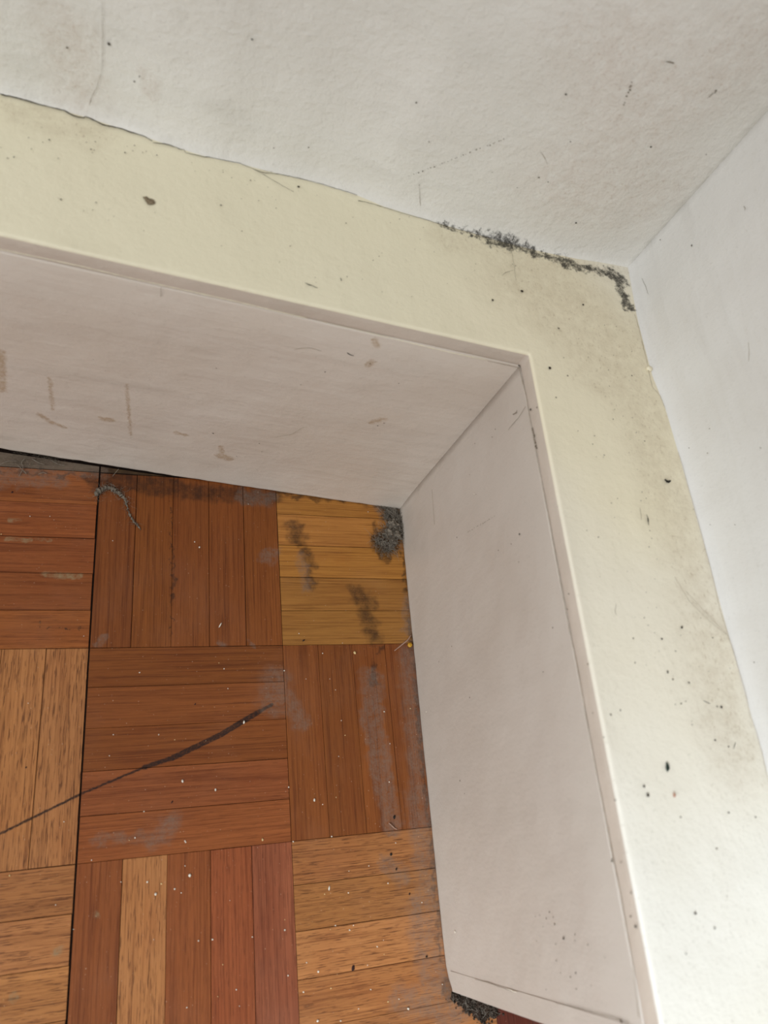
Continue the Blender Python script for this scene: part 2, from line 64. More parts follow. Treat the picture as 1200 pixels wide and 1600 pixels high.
SPECKS = [('wall_back', [(27.3, 194.53, 222.23, 0.28), (27.65, 194.48, 222.71, 0.27), (29.49, 194.22, 224.51, 0.40), (30.34, 194.1, 225.58, 0.33), (31.42, 193.95, 226.28, 0.62), (33.17, 193.71, 227.88, 0.60), (33.84, 193.61, 228.65, 0.22), (35.04, 193.44, 230.35, 0.37), (36.09, 193.3, 231.35, 0.50), (37.77, 193.06, 232.49, 0.54), (38.14, 193.01, 233.43, 0.27), (39.85, 192.77, 234.65, 0.37), (40.65, 192.66, 235.86, 0.49), (41.46, 192.55, 236.7, 0.27), (43.01, 192.33, 238.0, 0.37), (44.22, 192.16, 239.67, 0.44), (45.71, 191.95, 241.05, 0.50), (46.05, 191.91, 241.71, 0.41), (47.93, 191.68, 243.13, 0.33), (48.56, 191.6, 244.2, 0.45), (49.6, 191.47, 245.05, 0.29), (51.17, 191.28, 246.77, 0.47), (51.22, 191.27, 247.18, 0.31), (53.31, 191.02, 249.04, 0.39), (53.58, 190.98, 249.45, 0.50), (54.97, 190.81, 250.69, 0.47), (56.33, 190.64, 251.34, 0.22), (57.71, 190.47, 253.35, 0.51), (58.83, 190.34, 253.95, 0.55), (59.93, 190.2, 255.47, 0.47), (60.19, 190.17, 256.16, 0.31), (61.97, 189.95, 257.73, 0.59), (62.62, 189.87, 258.25, 0.44), (63.5, 189.76, 259.48, 0.49), (108.69, 185.23, 294.83, 0.65), (108.55, 185.24, 295.96, 0.43), (108.18, 185.26, 297.53, 0.26), (107.32, 185.31, 299.04, 0.69), (106.89, 185.33, 300.98, 0.72), (106.92, 185.33, 302.19, 0.70), (105.86, 185.39, 303.51, 0.74), (106.06, 185.38, 304.05, 0.51), (105.19, 185.43, 305.7, 0.38), (146.35, 184.58, 309.25, 0.27), (146.71, 184.6, 310.09, 0.51), (146.81, 184.61, 310.88, 0.48), (147.01, 184.62, 311.72, 0.59), (147.83, 184.66, 312.51, 0.52), (147.58, 184.64, 313.38, 0.74), (-122.12, 213.61, 241.21, 1.3), (-139.69, 216.08, 232.73, 0.7), (-110.6, 211.47, 227.23, 0.7), (-108.48, 211.03, 230.78, 0.6), (-62.64, 205.25, 265.81, 0.8), (-42.21, 204.1, 213.8, 0.5), (-25.51, 203.32, 219.25, 0.6), (79.77, 187.84, 290.58, 0.8), (137.04, 184.43, 278.69, 0.8), (91.52, 186.58, 245.3, 0.7), (97.4, 185.95, 244.38, 0.5), (16.23, 196.83, 261.83, 0.6), (29.51, 194.22, 245.11, 0.5), (67.11, 189.32, 239.89, 0.5), (95.4, 186.17, 269.37, 0.5), (34.66, 193.5, 219.12, 0.5), (83.93, 187.39, 235.67, 0.5), (170.06, 185.38, 281.68, 0.6), (127.85, 184.51, 223.93, 0.8)]), ('wall_right', [(180.46, 55.34, 223.32, 0.5), (180.48, 52.96, 206.71, 0.6), (180.44, 44.01, 217.56, 0.5), (180.08, 8.13, 206.05, 0.6), (178.86, -68.13, 203.65, 0.6), (178.89, -64.18, 209.21, 0.6), (180.08, 155.96, 248.57, 0.9), (182.63, 179.85, 227.98, 0.6), (178.98, -52.72, 187.99, 0.4), (180.3, 30.14, 248.63, 0.5), (180.02, 1.71, 221.19, 0.4)]), ('trim_back', [(78.12, 138.36, 201.0, 1.2), (98.4, 148.3, 201.0, 1.3), (105.41, 97.87, 201.0, 1.5), (117.21, 125.87, 201.0, 0.8), (138.01, 145.98, 201.0, 1.0), (115.85, 94.34, 201.0, 0.7), (159.25, 100.03, 201.0, 0.7), (138.73, 69.58, 201.0, 0.6), (121.54, 52.78, 201.0, 0.5), (105.33, 79.35, 201.0, 0.7), (127.17, 46.85, 201.0, 0.6), (133.09, -66.34, 201.0, 0.5), (-146.8, 191.58, 201.0, 0.6), (-128.54, 190.74, 201.0, 0.6), (-113.3, 193.11, 201.0, 0.7), (-103.61, 196.84, 201.0, 0.5), (-109.08, 199.15, 201.0, 0.7), (-98.45, 195.73, 201.0, 0.5), (-139.38, 156.02, 201.0, 0.8), (-160.37, 176.42, 201.0, 0.6), (-162.85, 174.9, 201.0, 0.5), (-27.03, 193.79, 201.0, 1.0), (-48.47, 178.42, 201.0, 0.5), (-67.48, 170.6, 201.0, 0.8), (-33.52, 151.79, 201.0, 0.5), (-52.35, 191.49, 201.0, 0.6), (-124.54, 157.84, 201.0, 0.5), (-2.53, 174.33, 201.0, 0.6), (148.02, -44.91, 201.0, 1.0), (134.63, -50.4, 201.0, 0.8), (133.27, -65.75, 201.0, 0.8), (135.08, -69.34, 201.0, 0.7), (143.75, -71.07, 201.0, 0.7), (158.92, -82.79, 201.0, 1.1), (156.41, -82.39, 201.0, 0.6), (136.33, -80.42, 201.0, 0.6), (116.24, -61.21, 201.0, 0.7), (118.32, -49.92, 201.0, 0.6), (140.64, -56.29, 201.0, 0.5), (164.93, -50.1, 201.0, 0.6), (150.12, -97.24, 201.0, 0.8), (156.77, -100.41, 201.0, 0.6), (106.14, -113.67, 201.0, 0.9), (107.15, -117.06, 201.0, 1.0), (147.04, -127.48, 201.0, 0.8), (161.11, -130.5, 201.0, 0.7), (135.72, -140.65, 201.0, 0.6), (121.15, -127.06, 201.0, 0.6), (134.89, -158.47, 201.0, 0.4), (143.84, 5.11, 201.0, 0.5), (143.8, 0.93, 201.0, 0.4), (111.92, 0.38, 201.0, 0.5), (97.12, -83.53, 201.0, 0.7), (102.61, -81.85, 201.0, 0.6), (124.9, -168.86, 201.0, 0.7), (117.22, -162.66, 201.0, 0.8), (108.23, -175.59, 201.0, 0.6), (187.56, -83.37, 201.0, 0.6), (152.15, -63.82, 201.0, 0.4), (139.43, -89.94, 201.0, 0.5), (124.02, 57.96, 201.0, 0.5), (155.87, 57.82, 201.0, 0.6), (116.06, 105.99, 201.0, 0.5), (-118.68, 148.46, 201.0, 0.32), (-41.36, 182.91, 201.0, 0.24), (-61.86, 190.55, 201.0, 0.41), (167.39, 87.04, 201.0, 0.37), (124.56, 2.64, 201.0, 0.29), (164.09, 117.2, 201.0, 0.43), (-166.18, 180.71, 201.0, 0.35), (139.18, -79.5, 201.0, 0.47), (97.66, 166.24, 201.0, 0.40), (-50.11, 193.4, 201.0, 0.22), (150.27, 112.52, 201.0, 0.44), (37.92, 130.53, 201.0, 0.42), (131.21, -47.41, 201.0, 0.36), (130.87, -35.34, 201.0, 0.27), (131.12, -56.18, 201.0, 0.37), (-140.32, 156.42, 201.0, 0.28), (160.95, 120.0, 201.0, 0.31), (-142.16, 180.85, 201.0, 0.41), (105.95, 3.54, 201.0, 0.49), (136.02, -35.04, 201.0, 0.41), (162.11, 61.64, 201.0, 0.29), (-4.81, 138.09, 201.0, 0.44), (10.41, 152.01, 201.0, 0.39), (132.7, -74.42, 201.0, 0.26), (-153.71, 183.45, 201.0, 0.40), (141.37, 76.02, 201.0, 0.44), (156.58, 96.47, 201.0, 0.37), (135.68, -67.86, 201.0, 0.29), (102.22, 181.06, 201.0, 0.34), (-112.49, 197.53, 201.0, 0.33), (-57.34, 177.41, 201.0, 0.35), (35.33, 164.79, 201.0, 0.25), (21.0, 126.55, 201.0, 0.25), (126.43, 45.56, 201.0, 0.34), (135.22, 14.91, 201.0, 0.24), (-21.56, 131.13, 201.0, 0.34), (15.89, 158.0, 201.0, 0.34), (146.31, -12.72, 201.0, 0.29), (132.0, 88.9, 201.0, 0.37), (-129.41, 151.52, 201.0, 0.38), (-43.58, 188.9, 201.0, 0.36), (-126.89, 196.36, 201.0, 0.43), (28.95, 184.81, 201.0, 0.40), (141.85, 90.91, 201.0, 0.42), (-21.73, 134.19, 201.0, 0.29), (124.29, 11.47, 201.0, 0.43), (129.16, 120.84, 201.0, 0.26), (146.06, -48.73, 201.0, 0.37), (14.32, 180.39, 201.0, 0.20), (42.66, 181.89, 201.0, 0.35), (128.12, -59.04, 201.0, 0.37), (64.17, 150.46, 201.0, 0.31), (132.55, 59.57, 201.0, 0.24), (-80.05, 189.93, 201.0, 0.28), (141.87, 110.83, 201.0, 0.33), (157.83, 133.69, 201.0, 0.44), (144.01, 101.82, 201.0, 0.47), (170.44, -65.12, 201.0, 0.30), (136.83, 46.96, 201.0, 0.22), (124.51, 19.35, 201.0, 0.49), (128.88, 22.18, 201.0, 0.46), (14.07, 155.37, 201.0, 0.39), (-50.24, 191.8, 201.0, 0.29), (147.16, -63.59, 201.0, 0.25), (95.77, 167.08, 201.0, 0.38), (128.65, -43.87, 201.0, 0.39), (-98.45, 157.96, 201.0, 0.28), (-50.84, 163.48, 201.0, 0.28), (92.06, 15.7, 201.0, 0.28), (132.46, 108.64, 201.0, 0.44), (-67.55, 144.45, 201.0, 0.34), (139.74, -88.39, 201.0, 0.35), (49.54, 173.41, 201.0, 0.29), (143.73, -10.13, 201.0, 0.33), (38.48, 152.86, 201.0, 0.25), (132.97, -80.52, 201.0, 0.40), (122.44, -56.31, 201.0, 0.21), (-109.77, 195.39, 201.0, 0.43), (3.24, 143.52, 201.0, 0.25), (161.41, 101.11, 201.0, 0.33), (135.02, -58.45, 201.0, 0.28), (-149.38, 189.08, 201.0, 0.37), (-66.2, 194.69, 201.0, 0.35), (110.38, 55.87, 201.0, 0.20), (179.24, -30.17, 201.0, 0.42), (139.2, 102.38, 201.0, 0.26), (23.11, 180.76, 201.0, 0.34), (167.67, 27.31, 201.0, 0.23), (182.92, 96.21, 201.0, 0.35), (-73.0, 192.53, 201.0, 0.30), (149.56, 133.36, 201.0, 0.43), (13.35, 131.76, 201.0, 0.43), (-54.0, 187.99, 201.0, 0.30), (70.21, 157.29, 201.0, 0.40), (175.78, 18.65, 201.0, 0.42), (152.97, -12.39, 201.0, 0.25), (-118.66, 155.2, 201.0, 0.27), (122.05, -62.48, 201.0, 0.31), (-121.76, 186.05, 201.0, 0.29), (151.81, 62.65, 201.0, 0.43), (-150.54, 198.6, 201.0, 0.30), (-27.19, 190.81, 201.0, 0.29), (71.62, 162.09, 201.0, 0.43), (30.06, 188.37, 201.0, 0.22), (151.75, 71.9, 201.0, 0.39), (-93.38, 183.24, 201.0, 0.23), (46.98, 165.4, 201.0, 0.42), (35.04, 187.92, 201.0, 0.37), (-66.14, 193.27, 201.0, 0.43), (29.82, 131.77, 201.0, 0.35), (-57.5, 156.08, 201.0, 0.43), (141.72, 129.86, 201.0, 0.30), (146.23, 40.03, 201.0, 0.27), (132.14, -27.44, 201.0, 0.36), (-102.77, 164.66, 201.0, 0.28), (29.41, 155.98, 201.0, 0.31), (145.32, 26.73, 201.0, 0.47), (140.83, -3.68, 201.0, 0.49), (122.23, -39.89, 201.0, 0.28), (107.42, -20.03, 201.0, 0.32), (-146.62, 145.83, 201.0, 0.23), (-81.68, 195.79, 201.0, 0.26), (-8.71, 144.06, 201.0, 0.31), (156.93, -66.19, 201.0, 0.36), (145.7, 72.16, 201.0, 0.30), (124.12, -17.06, 201.0, 0.35), (-125.72, 152.98, 201.0, 0.36), (143.76, 110.01, 201.0, 0.48), (127.39, -40.09, 201.0, 0.43), (-17.37, 190.21, 201.0, 0.33), (70.82, 172.59, 201.0, 0.26), (51.92, 144.64, 201.0, 0.32), (-80.21, 178.92, 201.0, 0.20), (143.24, 21.77, 201.0, 0.49), (114.21, 59.93, 201.0, 0.44), (-155.53, 190.22, 201.0, 0.42), (81.54, 170.63, 201.0, 0.21), (39.56, 172.74, 201.0, 0.32), (-103.21, 145.74, 201.0, 0.34), (1.72, 179.57, 201.0, 0.36), (-39.58, 181.41, 201.0, 0.31), (-66.08, 173.64, 201.0, 0.20), (-127.82, 188.72, 201.0, 0.37), (143.5, 49.64, 201.0, 0.37), (137.85, 40.66, 201.0, 0.21), (144.9, 64.21, 201.0, 0.26), (139.35, -20.58, 201.0, 0.31), (87.46, 174.58, 201.0, 0.29), (-105.11, 195.6, 201.0, 0.40), (122.09, 45.37, 201.0, 0.41), (151.28, 106.8, 201.0, 0.32), (-127.11, 190.54, 201.0, 0.42), (-39.43, 140.39, 201.0, 0.36), (-116.48, 151.44, 201.0, 0.33), (154.73, 70.63, 201.0, 0.21), (146.29, 57.98, 201.0, 0.30), (-135.35, 198.11, 201.0, 0.34), (160.93, -40.3, 201.0, 0.39), (-130.77, 194.85, 201.0, 0.43), (-39.63, 175.61, 201.0, 0.43), (129.74, 10.98, 201.0, 0.21), (3.26, 137.97, 201.0, 0.34), (-130.49, 176.65, 201.0, 0.25), (-32.94, 152.64, 201.0, 0.23), (150.55, 24.92, 201.0, 0.22), (9.01, 171.51, 201.0, 0.26), (146.87, 23.21, 201.0, 0.39), (85.51, 157.97, 201.0, 0.21), (-52.84, 138.37, 201.0, 0.31), (137.43, 83.86, 201.0, 0.43)]), ('base_back', [(38.06, 111.37, 153.69, 0.5), (-53.58, 120.32, 65.35, 0.8), (-34.82, 118.48, 40.78, 0.5), (-23.88, 117.42, 62.14, 0.6), (-20.29, 117.07, 52.03, 0.6), (-105.96, 125.43, 11.97, 1.0), (-94.45, 124.31, 11.24, 0.6), (-4.05, 115.48, 150.76, 0.7), (-13.86, 116.44, 134.57, 0.5), (-61.06, 121.05, 134.91, 0.5), (41.24, 111.06, 107.35, 0.7), (44.01, 110.79, 111.43, 0.6), (16.91, 113.43, 165.95, 0.6), (-124.2, 127.21, 121.66, 0.3)]), ('base_right', [(94.13, 41.8, 104.76, 0.22), (94.14, 42.05, 105.86, 0.44), (94.13, 41.63, 108.12, 0.44), (94.13, 41.25, 111.07, 0.43), (94.12, 41.07, 113.99, 0.22), (94.13, 41.25, 113.89, 0.31), (94.12, 40.54, 117.0, 0.23), (94.11, 40.51, 118.34, 0.49), (94.1, 39.63, 121.9, 0.33), (94.11, 40.06, 122.45, 0.34), (94.1, 39.28, 125.38, 0.46), (94.09, 39.13, 127.19, 0.49), (94.09, 39.11, 128.68, 0.25), (94.09, 38.6, 131.15, 0.39), (94.09, 38.61, 132.95, 0.44), (94.08, 38.15, 136.03, 0.30), (94.08, 37.98, 137.46, 0.20), (94.07, 37.7, 139.38, 0.29), (94.49, 65.44, 191.42, 0.45), (94.48, 65.26, 191.72, 0.50), (94.48, 65.05, 191.28, 0.32), (94.47, 64.06, 191.8, 0.42), (94.47, 64.41, 191.45, 0.66), (94.46, 63.81, 191.67, 0.27), (94.45, 63.28, 191.76, 0.46), (94.45, 63.01, 191.55, 0.54), (94.45, 62.83, 191.43, 0.66), (94.44, 62.15, 191.79, 0.51), (94.43, 61.86, 191.64, 0.28), (94.42, 60.99, 191.68, 0.68), (94.42, 61.16, 191.58, 0.44), (94.42, 61.08, 192.02, 0.63), (94.41, 60.06, 192.01, 0.70), (94.4, 59.97, 191.38, 0.38), (94.4, 59.79, 191.61, 0.31), (94.39, 58.96, 191.2, 0.45), (94.38, 58.42, 191.77, 0.47), (94.38, 58.37, 191.92, 0.42), (94.37, 57.83, 191.61, 0.54), (94.37, 57.42, 191.98, 0.29), (94.36, 57.15, 191.75, 0.53), (94.36, 56.72, 191.36, 0.56), (94.35, 56.33, 191.94, 0.68), (94.35, 56.45, 191.82, 0.67), (94.34, 55.98, 192.04, 0.30), (94.33, 55.07, 191.74, 0.53), (94.33, 54.75, 191.72, 0.73), (94.33, 54.74, 191.74, 0.54), (94.32, 54.42, 191.46, 0.67), (94.31, 53.36, 191.7, 0.59), (94.3, 53.24, 192.14, 0.61), (94.3, 52.93, 192.04, 0.53), (94.18, 44.72, 89.84, 0.7), (94.63, 75.01, 117.77, 0.5), (94.86, 90.44, 129.69, 0.5), (94.75, 83.19, 150.52, 0.6), (94.79, 85.57, 155.32, 0.7), (93.77, 17.5, 137.89, 0.5), (93.77, 17.27, 162.11, 1.0), (93.74, 15.65, 152.31, 0.5), (93.56, 3.56, 156.99, 0.5), (94.4, 59.51, 122.02, 0.4), (92.95, -38.03, 177.41, 0.6), (92.68, -56.15, 162.37, 0.5), (93.17, -22.8, 41.8, 0.6), (93.24, -18.19, 63.45, 0.6), (92.73, -52.83, 79.08, 0.7), (92.07, -96.82, 52.44, 0.6), (91.96, -104.3, 56.49, 0.5), (91.1, -162.32, 133.15, 0.7), (91.07, -164.3, 135.91, 0.6), (91.02, -167.17, 136.08, 0.7), (91.05, -165.18, 129.31, 0.6), (90.94, -172.43, 142.02, 0.8), (90.94, -172.73, 151.39, 0.5), (90.75, -185.32, 147.62, 0.8), (90.72, -187.3, 142.83, 0.7), (90.66, -191.53, 146.02, 0.6), (90.8, -182.11, 132.76, 0.6), (90.9, -175.31, 134.48, 0.5), (90.61, -195.03, 119.42, 0.5), (90.98, -170.19, 152.25, 0.5), (91.07, -164.13, 123.74, 0.4), (90.93, -173.43, 161.15, 0.5), (90.87, -177.16, 172.56, 0.4), (91.0, -168.9, 125.15, 0.4), (91.06, -164.91, 119.25, 0.4), (90.73, -186.72, 134.51, 0.4), (90.9, -175.36, 117.04, 0.4), (90.7, -188.88, 158.26, 0.4), (90.55, -198.83, 175.96, 1.0), (93.11, -26.71, 195.5, 0.5), (93.02, -33.19, 192.2, 0.5), (92.6, -60.98, 199.71, 0.7), (92.29, -81.74, 196.57, 0.5), (92.13, -92.7, 200.95, 0.5), (91.42, -140.75, 190.19, 0.8), (91.24, -152.37, 199.02, 0.6), (91.12, -160.89, 195.6, 0.7), (91.07, -164.35, 197.65, 1.0), (91.41, -141.24, 196.17, 0.6), (91.76, -117.83, 200.42, 0.6), (95.09, 106.05, 190.0, 0.9), (95.12, 108.25, 200.61, 1.2), (94.64, 76.05, 192.86, 1.1), (94.61, 73.64, 198.74, 0.7)])]
WHITE_DOTS = ('base_right', [(90.86, -178.08, 21.01, 1.0), (92.77, -49.5, 12.46, 0.8), (94.42, 60.98, 119.82, 0.5)])
CHIP = [(-104.22, 166.65, 201.0), (-102.79, 167.43, 201.0), (-101.01, 166.66, 201.0), (-98.96, 166.37, 201.0), (-98.62, 164.41, 201.0), (-100.03, 162.42, 201.0), (-101.76, 161.99, 201.0), (-102.98, 164.12, 201.0)]
DROPPING = [(162.17, 35.21, 201.0, 0.5), (163.1, 34.14, 201.0, 1.1), (164.26, 33.84, 201.0, 1.1), (165.79, 34.7, 201.0, 0.7)]
FLECK = [(120.68, -104.49, 201.0), (121.47, -105.87, 201.0), (121.41, -107.72, 201.0), (119.84, -108.94, 201.0), (119.55, -107.07, 201.0)]
FLECK2 = [(120.4, -117.06, 201.0), (121.41, -117.65, 201.0), (120.77, -119.15, 201.0), (119.94, -119.08, 201.0)]
BLISTER = [(173.3, 106.66, 201.0)]
K_ = (0.09509, 0.1058, 0.0)
UB_ = (-0.99527, 0.09718, 0.0)
UR_ = (-0.01488, -0.99989, 0.0)
NB_ = (0.09718, 0.99527, 0.0)
NR_ = (0.99989, -0.01488, 0.0)

# ------------------------------------------------------------------ helpers
H = .201            # height of the boxing
LIP = .0106         # thickness of its ledge board
K, UB, UR, NB, NR = [Vector(v) for v in (K_, UB_, UR_, NB_, NR_)]
Z = Vector((0, 0, 1))
mm = lambda q: Vector((q[0], q[1], q[2] if len(q) > 2 else 0))*.001
def link(name, me, mats, parent=None, kind=None, smooth=False):
    o = bpy.data.objects.new(name, me); COL.objects.link(o)
    for m in (mats if isinstance(mats, (list, tuple)) else [mats]): me.materials.append(m)
    if smooth:
        for p in me.polygons: p.use_smooth = True
    if parent: o.parent = parent
    if kind: o['kind'] = kind
    return o
def mesh(name, v, f):
    me = bpy.data.meshes.new(name); me.from_pydata([tuple(x) for x in v], [], f); me.validate(); me.update(); return me
def tag(o, label, cat, group=None):
    o['label'] = label; o['category'] = cat
    if group: o['group'] = group
    return o
def lerp_path(pts, n):
    P = [mm(p) for p in pts]; L = [0]
    for a, b in zip(P, P[1:]): L.append(L[-1]+(b-a).length)
    out = []
    for i in range(n+1):
        s = L[-1]*i/n; k = 0
        while k < len(P)-2 and s > L[k+1]: k += 1
        t = (s-L[k])/max(L[k+1]-L[k], 1e-9); out.append((P[k].lerp(P[k+1], t), k, t))
    return out

def tube_into(bm, P, Rr, sides=5):
    rings = []
    for i, (p, r_) in enumerate(zip(P, Rr)):
        d = (P[min(i+1, len(P)-1)]-P[max(i-1, 0)]); d = d.normalized() if d.length > 1e-9 else Vector((1, 0, 0))
        u = d.orthogonal().normalized(); v = d.cross(u)
        rings.append([bm.verts.new(p+(u*math.cos(2*math.pi*k/sides)+v*math.sin(2*math.pi*k/sides))*r_) for k in range(sides)])
    for a, b in zip(rings, rings[1:]):
        for k in range(sides): bm.faces.new((a[k], a[(k+1) % sides], b[(k+1) % sides], b[k]))
    bm.faces.new(rings[0][::-1]); bm.faces.new(rings[-1])
def bm_obj(name, bm, mat, parent=None, smooth=True):
    bmesh.ops.recalc_face_normals(bm, faces=bm.faces[:])
    me = bpy.data.meshes.new(name); bm.to_mesh(me); bm.free(); return link(name, me, mat, parent, None, smooth)

# ------------------------------------------------------------------ node helpers
class NT:
    def __init__(s, name):
        s.m = bpy.data.materials.new(name); s.m.use_nodes = True
        s.t = s.m.node_tree; s.b = s.t.nodes['Principled BSDF']; s._pos = None
    def n(s, typ, **kw):
        x = s.t.nodes.new(typ)
        for k, v in kw.items(): setattr(x, k, v)
        return x
    def put(s, sock, v):
        if isinstance(v, bpy.types.NodeSocket): s.t.links.new(v, sock)
        else: sock.default_value = v
    def pos(s):
        if s._pos is None: s._pos = s.n('ShaderNodeNewGeometry').outputs['Position']
        return s._pos
    def math(s, op, a, b=None, c=None, clamp=False):
        x = s.n('ShaderNodeMath', operation=op, use_clamp=clamp)
        s.put(x.inputs[0], a)
        if b is not None: s.put(x.inputs[1], b)
        if c is not None: s.put(x.inputs[2], c)
        return x.outputs[0]
    def vec(s, op, a, b=None, scale=None):
        x = s.n('ShaderNodeVectorMath', operation=op); s.put(x.inputs[0], a)
        if b is not None: s.put(x.inputs[1], b)
        if scale is not None: s.put(x.inputs['Scale'], scale)
        return x.outputs['Value'] if op in ('LENGTH', 'DOT_PRODUCT', 'DISTANCE') else x.outputs[0]
    def noise(s, vec, scale, detail=3.0, rough=.55, dist=0.0):
        x = s.n('ShaderNodeTexNoise'); s.put(x.inputs['Vector'], vec); s.put(x.inputs['Scale'], scale)
        x.inputs['Detail'].default_value = detail; x.inputs['Roughness'].default_value = rough; x.inputs['Distortion'].default_value = dist
        return x.outputs[0]
    def step(s, v, a, b, lo=0.0, hi=1.0):
        x = s.n('ShaderNodeMapRange', interpolation_type='SMOOTHSTEP')
        s.put(x.inputs[0], v); s.put(x.inputs[1], a); s.put(x.inputs[2], b); s.put(x.inputs[3], lo); s.put(x.inputs[4], hi)
        return x.outputs[0]
    def mix(s, fac, a, b, blend='MIX'):
        x = s.n('ShaderNodeMix', data_type='RGBA', blend_type=blend)
        s.put(x.inputs[0], fac); s.put(x.inputs[6], a); s.put(x.inputs[7], b)
        return x.outputs[2]
    def cap(s, p, c):
        """soft mask round the segment a-b (millimetres), full inside r, gone beyond r + soft"""
        a = Vector(c[0:3])*.001; b = Vector(c[3:6])*.001; r, soft = c[6]*.001, c[7]*.001
        ba = b-a; L2 = max(ba.length_squared, 1e-10)
        pa = s.vec('SUBTRACT', p, tuple(a))
        h = s.math('MULTIPLY', s.vec('DOT_PRODUCT', pa, tuple(ba)), 1/L2, clamp=True)
        q = s.vec('SUBTRACT', pa, s.vec('SCALE', tuple(ba), scale=h))
        return s.step(s.vec('LENGTH', q), r, r+soft, 1.0, 0.0)
    def caps(s, p, L):
        o = None
        for c in L:
            m = s.cap(p, c); o = m if o is None else s.math('MAXIMUM', o, m)
            x = s.n('ShaderNodeVectorMath', operation='MULTIPLY_ADD')    # chains the masks, so that few values are alive at once
            s.put(x.inputs[0], o); x.inputs[1].default_value = (1e-9,)*3; s.put(x.inputs[2], p); p = x.outputs[0]
        return o
    def warp(s, amp, scale):
        x = s.n('ShaderNodeTexNoise'); s.put(x.inputs['Vector'], s.pos()); x.inputs['Scale'].default_value = scale; x.inputs['Detail'].default_value = 3
        v = s.vec('SUBTRACT', x.outputs['Color'], (.5, .5, .5))
        return s.vec('ADD', s.pos(), s.vec('SCALE', v, scale=amp))
    def bump(s, h, strength, dist, normal=None):
        x = s.n('ShaderNodeBump'); x.inputs['Strength'].default_value = strength; x.inputs['Distance'].default_value = dist
        s.put(x.inputs['Height'], h)
        if normal is not None: s.put(x.inputs['Normal'], normal)
        return x.outputs[0]

def simple(name, col, rough=.7, spec=.3, var=0.0, scale=400):
    t = NT(name)
    if var:
        c2 = tuple(x*(1-var) for x in col[:3])+(1,)
        t.put(t.b.inputs['Base Color'], t.mix(t.step(t.noise(t.pos(), scale), .35, .65), col, c2))
    else: t.b.inputs['Base Color'].default_value = col
    t.b.inputs['Roughness'].default_value = rough; t.b.inputs['Specular IOR Level'].default_value = spec
    return t.m

def paint(name, col, col2, rough=.5, brush=(1, 1, 1), peel=.0006, stains=(), mottled=9.0, grit=.22):
    """old brushed paint: slow mottling, brush strokes, orange peel, then stains with a place of their own"""
    t = NT(name); p = t.pos()
    c = t.mix(t.step(t.noise(p, mottled, 4, .6), .35, .68), col, col2)
    bv = t.vec('MULTIPLY', p, brush)
    br = t.noise(bv, 60, 4, .6)
    c = t.mix(t.step(br, .5, .8, 0, .10), c, lin(120, 112, 98))
    fine = t.noise(p, 520, 4, .7)
    c = t.mix(t.step(fine, .57, .8, 0, grit), c, lin(120, 110, 92))
    for caps, scol, strength, kind in stains:
        if kind == 'soft':
            wp = t.warp(.02, 60); m = t.caps(wp, caps)
            nz = t.math('ADD', t.math('MULTIPLY_ADD', t.noise(p, 130, 6, .75), 1.5, -.45, clamp=True), t.step(t.noise(t.vec('MULTIPLY', p, (1, .6, 1)), 700, 4, .7), .55, .75, 0, 1.0))
            f = t.math('MULTIPLY', t.math('MULTIPLY', m, nz), strength)
        elif kind == 'even':
            f = t.math('MULTIPLY', t.caps(t.warp(.03, 20), caps), strength)
        elif kind == 'mould':
            wp = t.warp(.009, 300); m = t.caps(wp, caps)
            nz = t.noise(p, 1500, 5, .75)
            v = t.math('ADD', m, t.math('ADD', t.math('MULTIPLY_ADD', nz, 2.4, -1.25), t.math('MULTIPLY_ADD', t.noise(p, 330, 3, .6), 2.0, -1.0)))
            f = t.math('MULTIPLY', t.step(v, .15, 1.15), t.math('MULTIPLY', t.step(m, 0, .55), strength))
        else:
            wp = t.warp(.004, 500); m = t.caps(wp, caps)
            nz = t.math('MULTIPLY_ADD', t.noise(p, 420, 4, .7), 3.0, -.7, clamp=True)
            f = t.math('MULTIPLY', t.math('MULTIPLY', m, nz), strength)
        c = t.mix(f, c, scol)
    t.put(t.b.inputs['Base Color'], c)
    t.b.inputs['Roughness'].default_value = rough; t.b.inputs['Specular IOR Level'].default_value = .35
    n1 = t.bump(br, .55, .0012)
    n2 = t.bump(t.noise(p, 260, 3, .6), .6, peel, n1)
    t.put(t.b.inputs['Normal'], t.bump(t.noise(p, 28, 2, .5), .5, .003, n2))
    return t.m

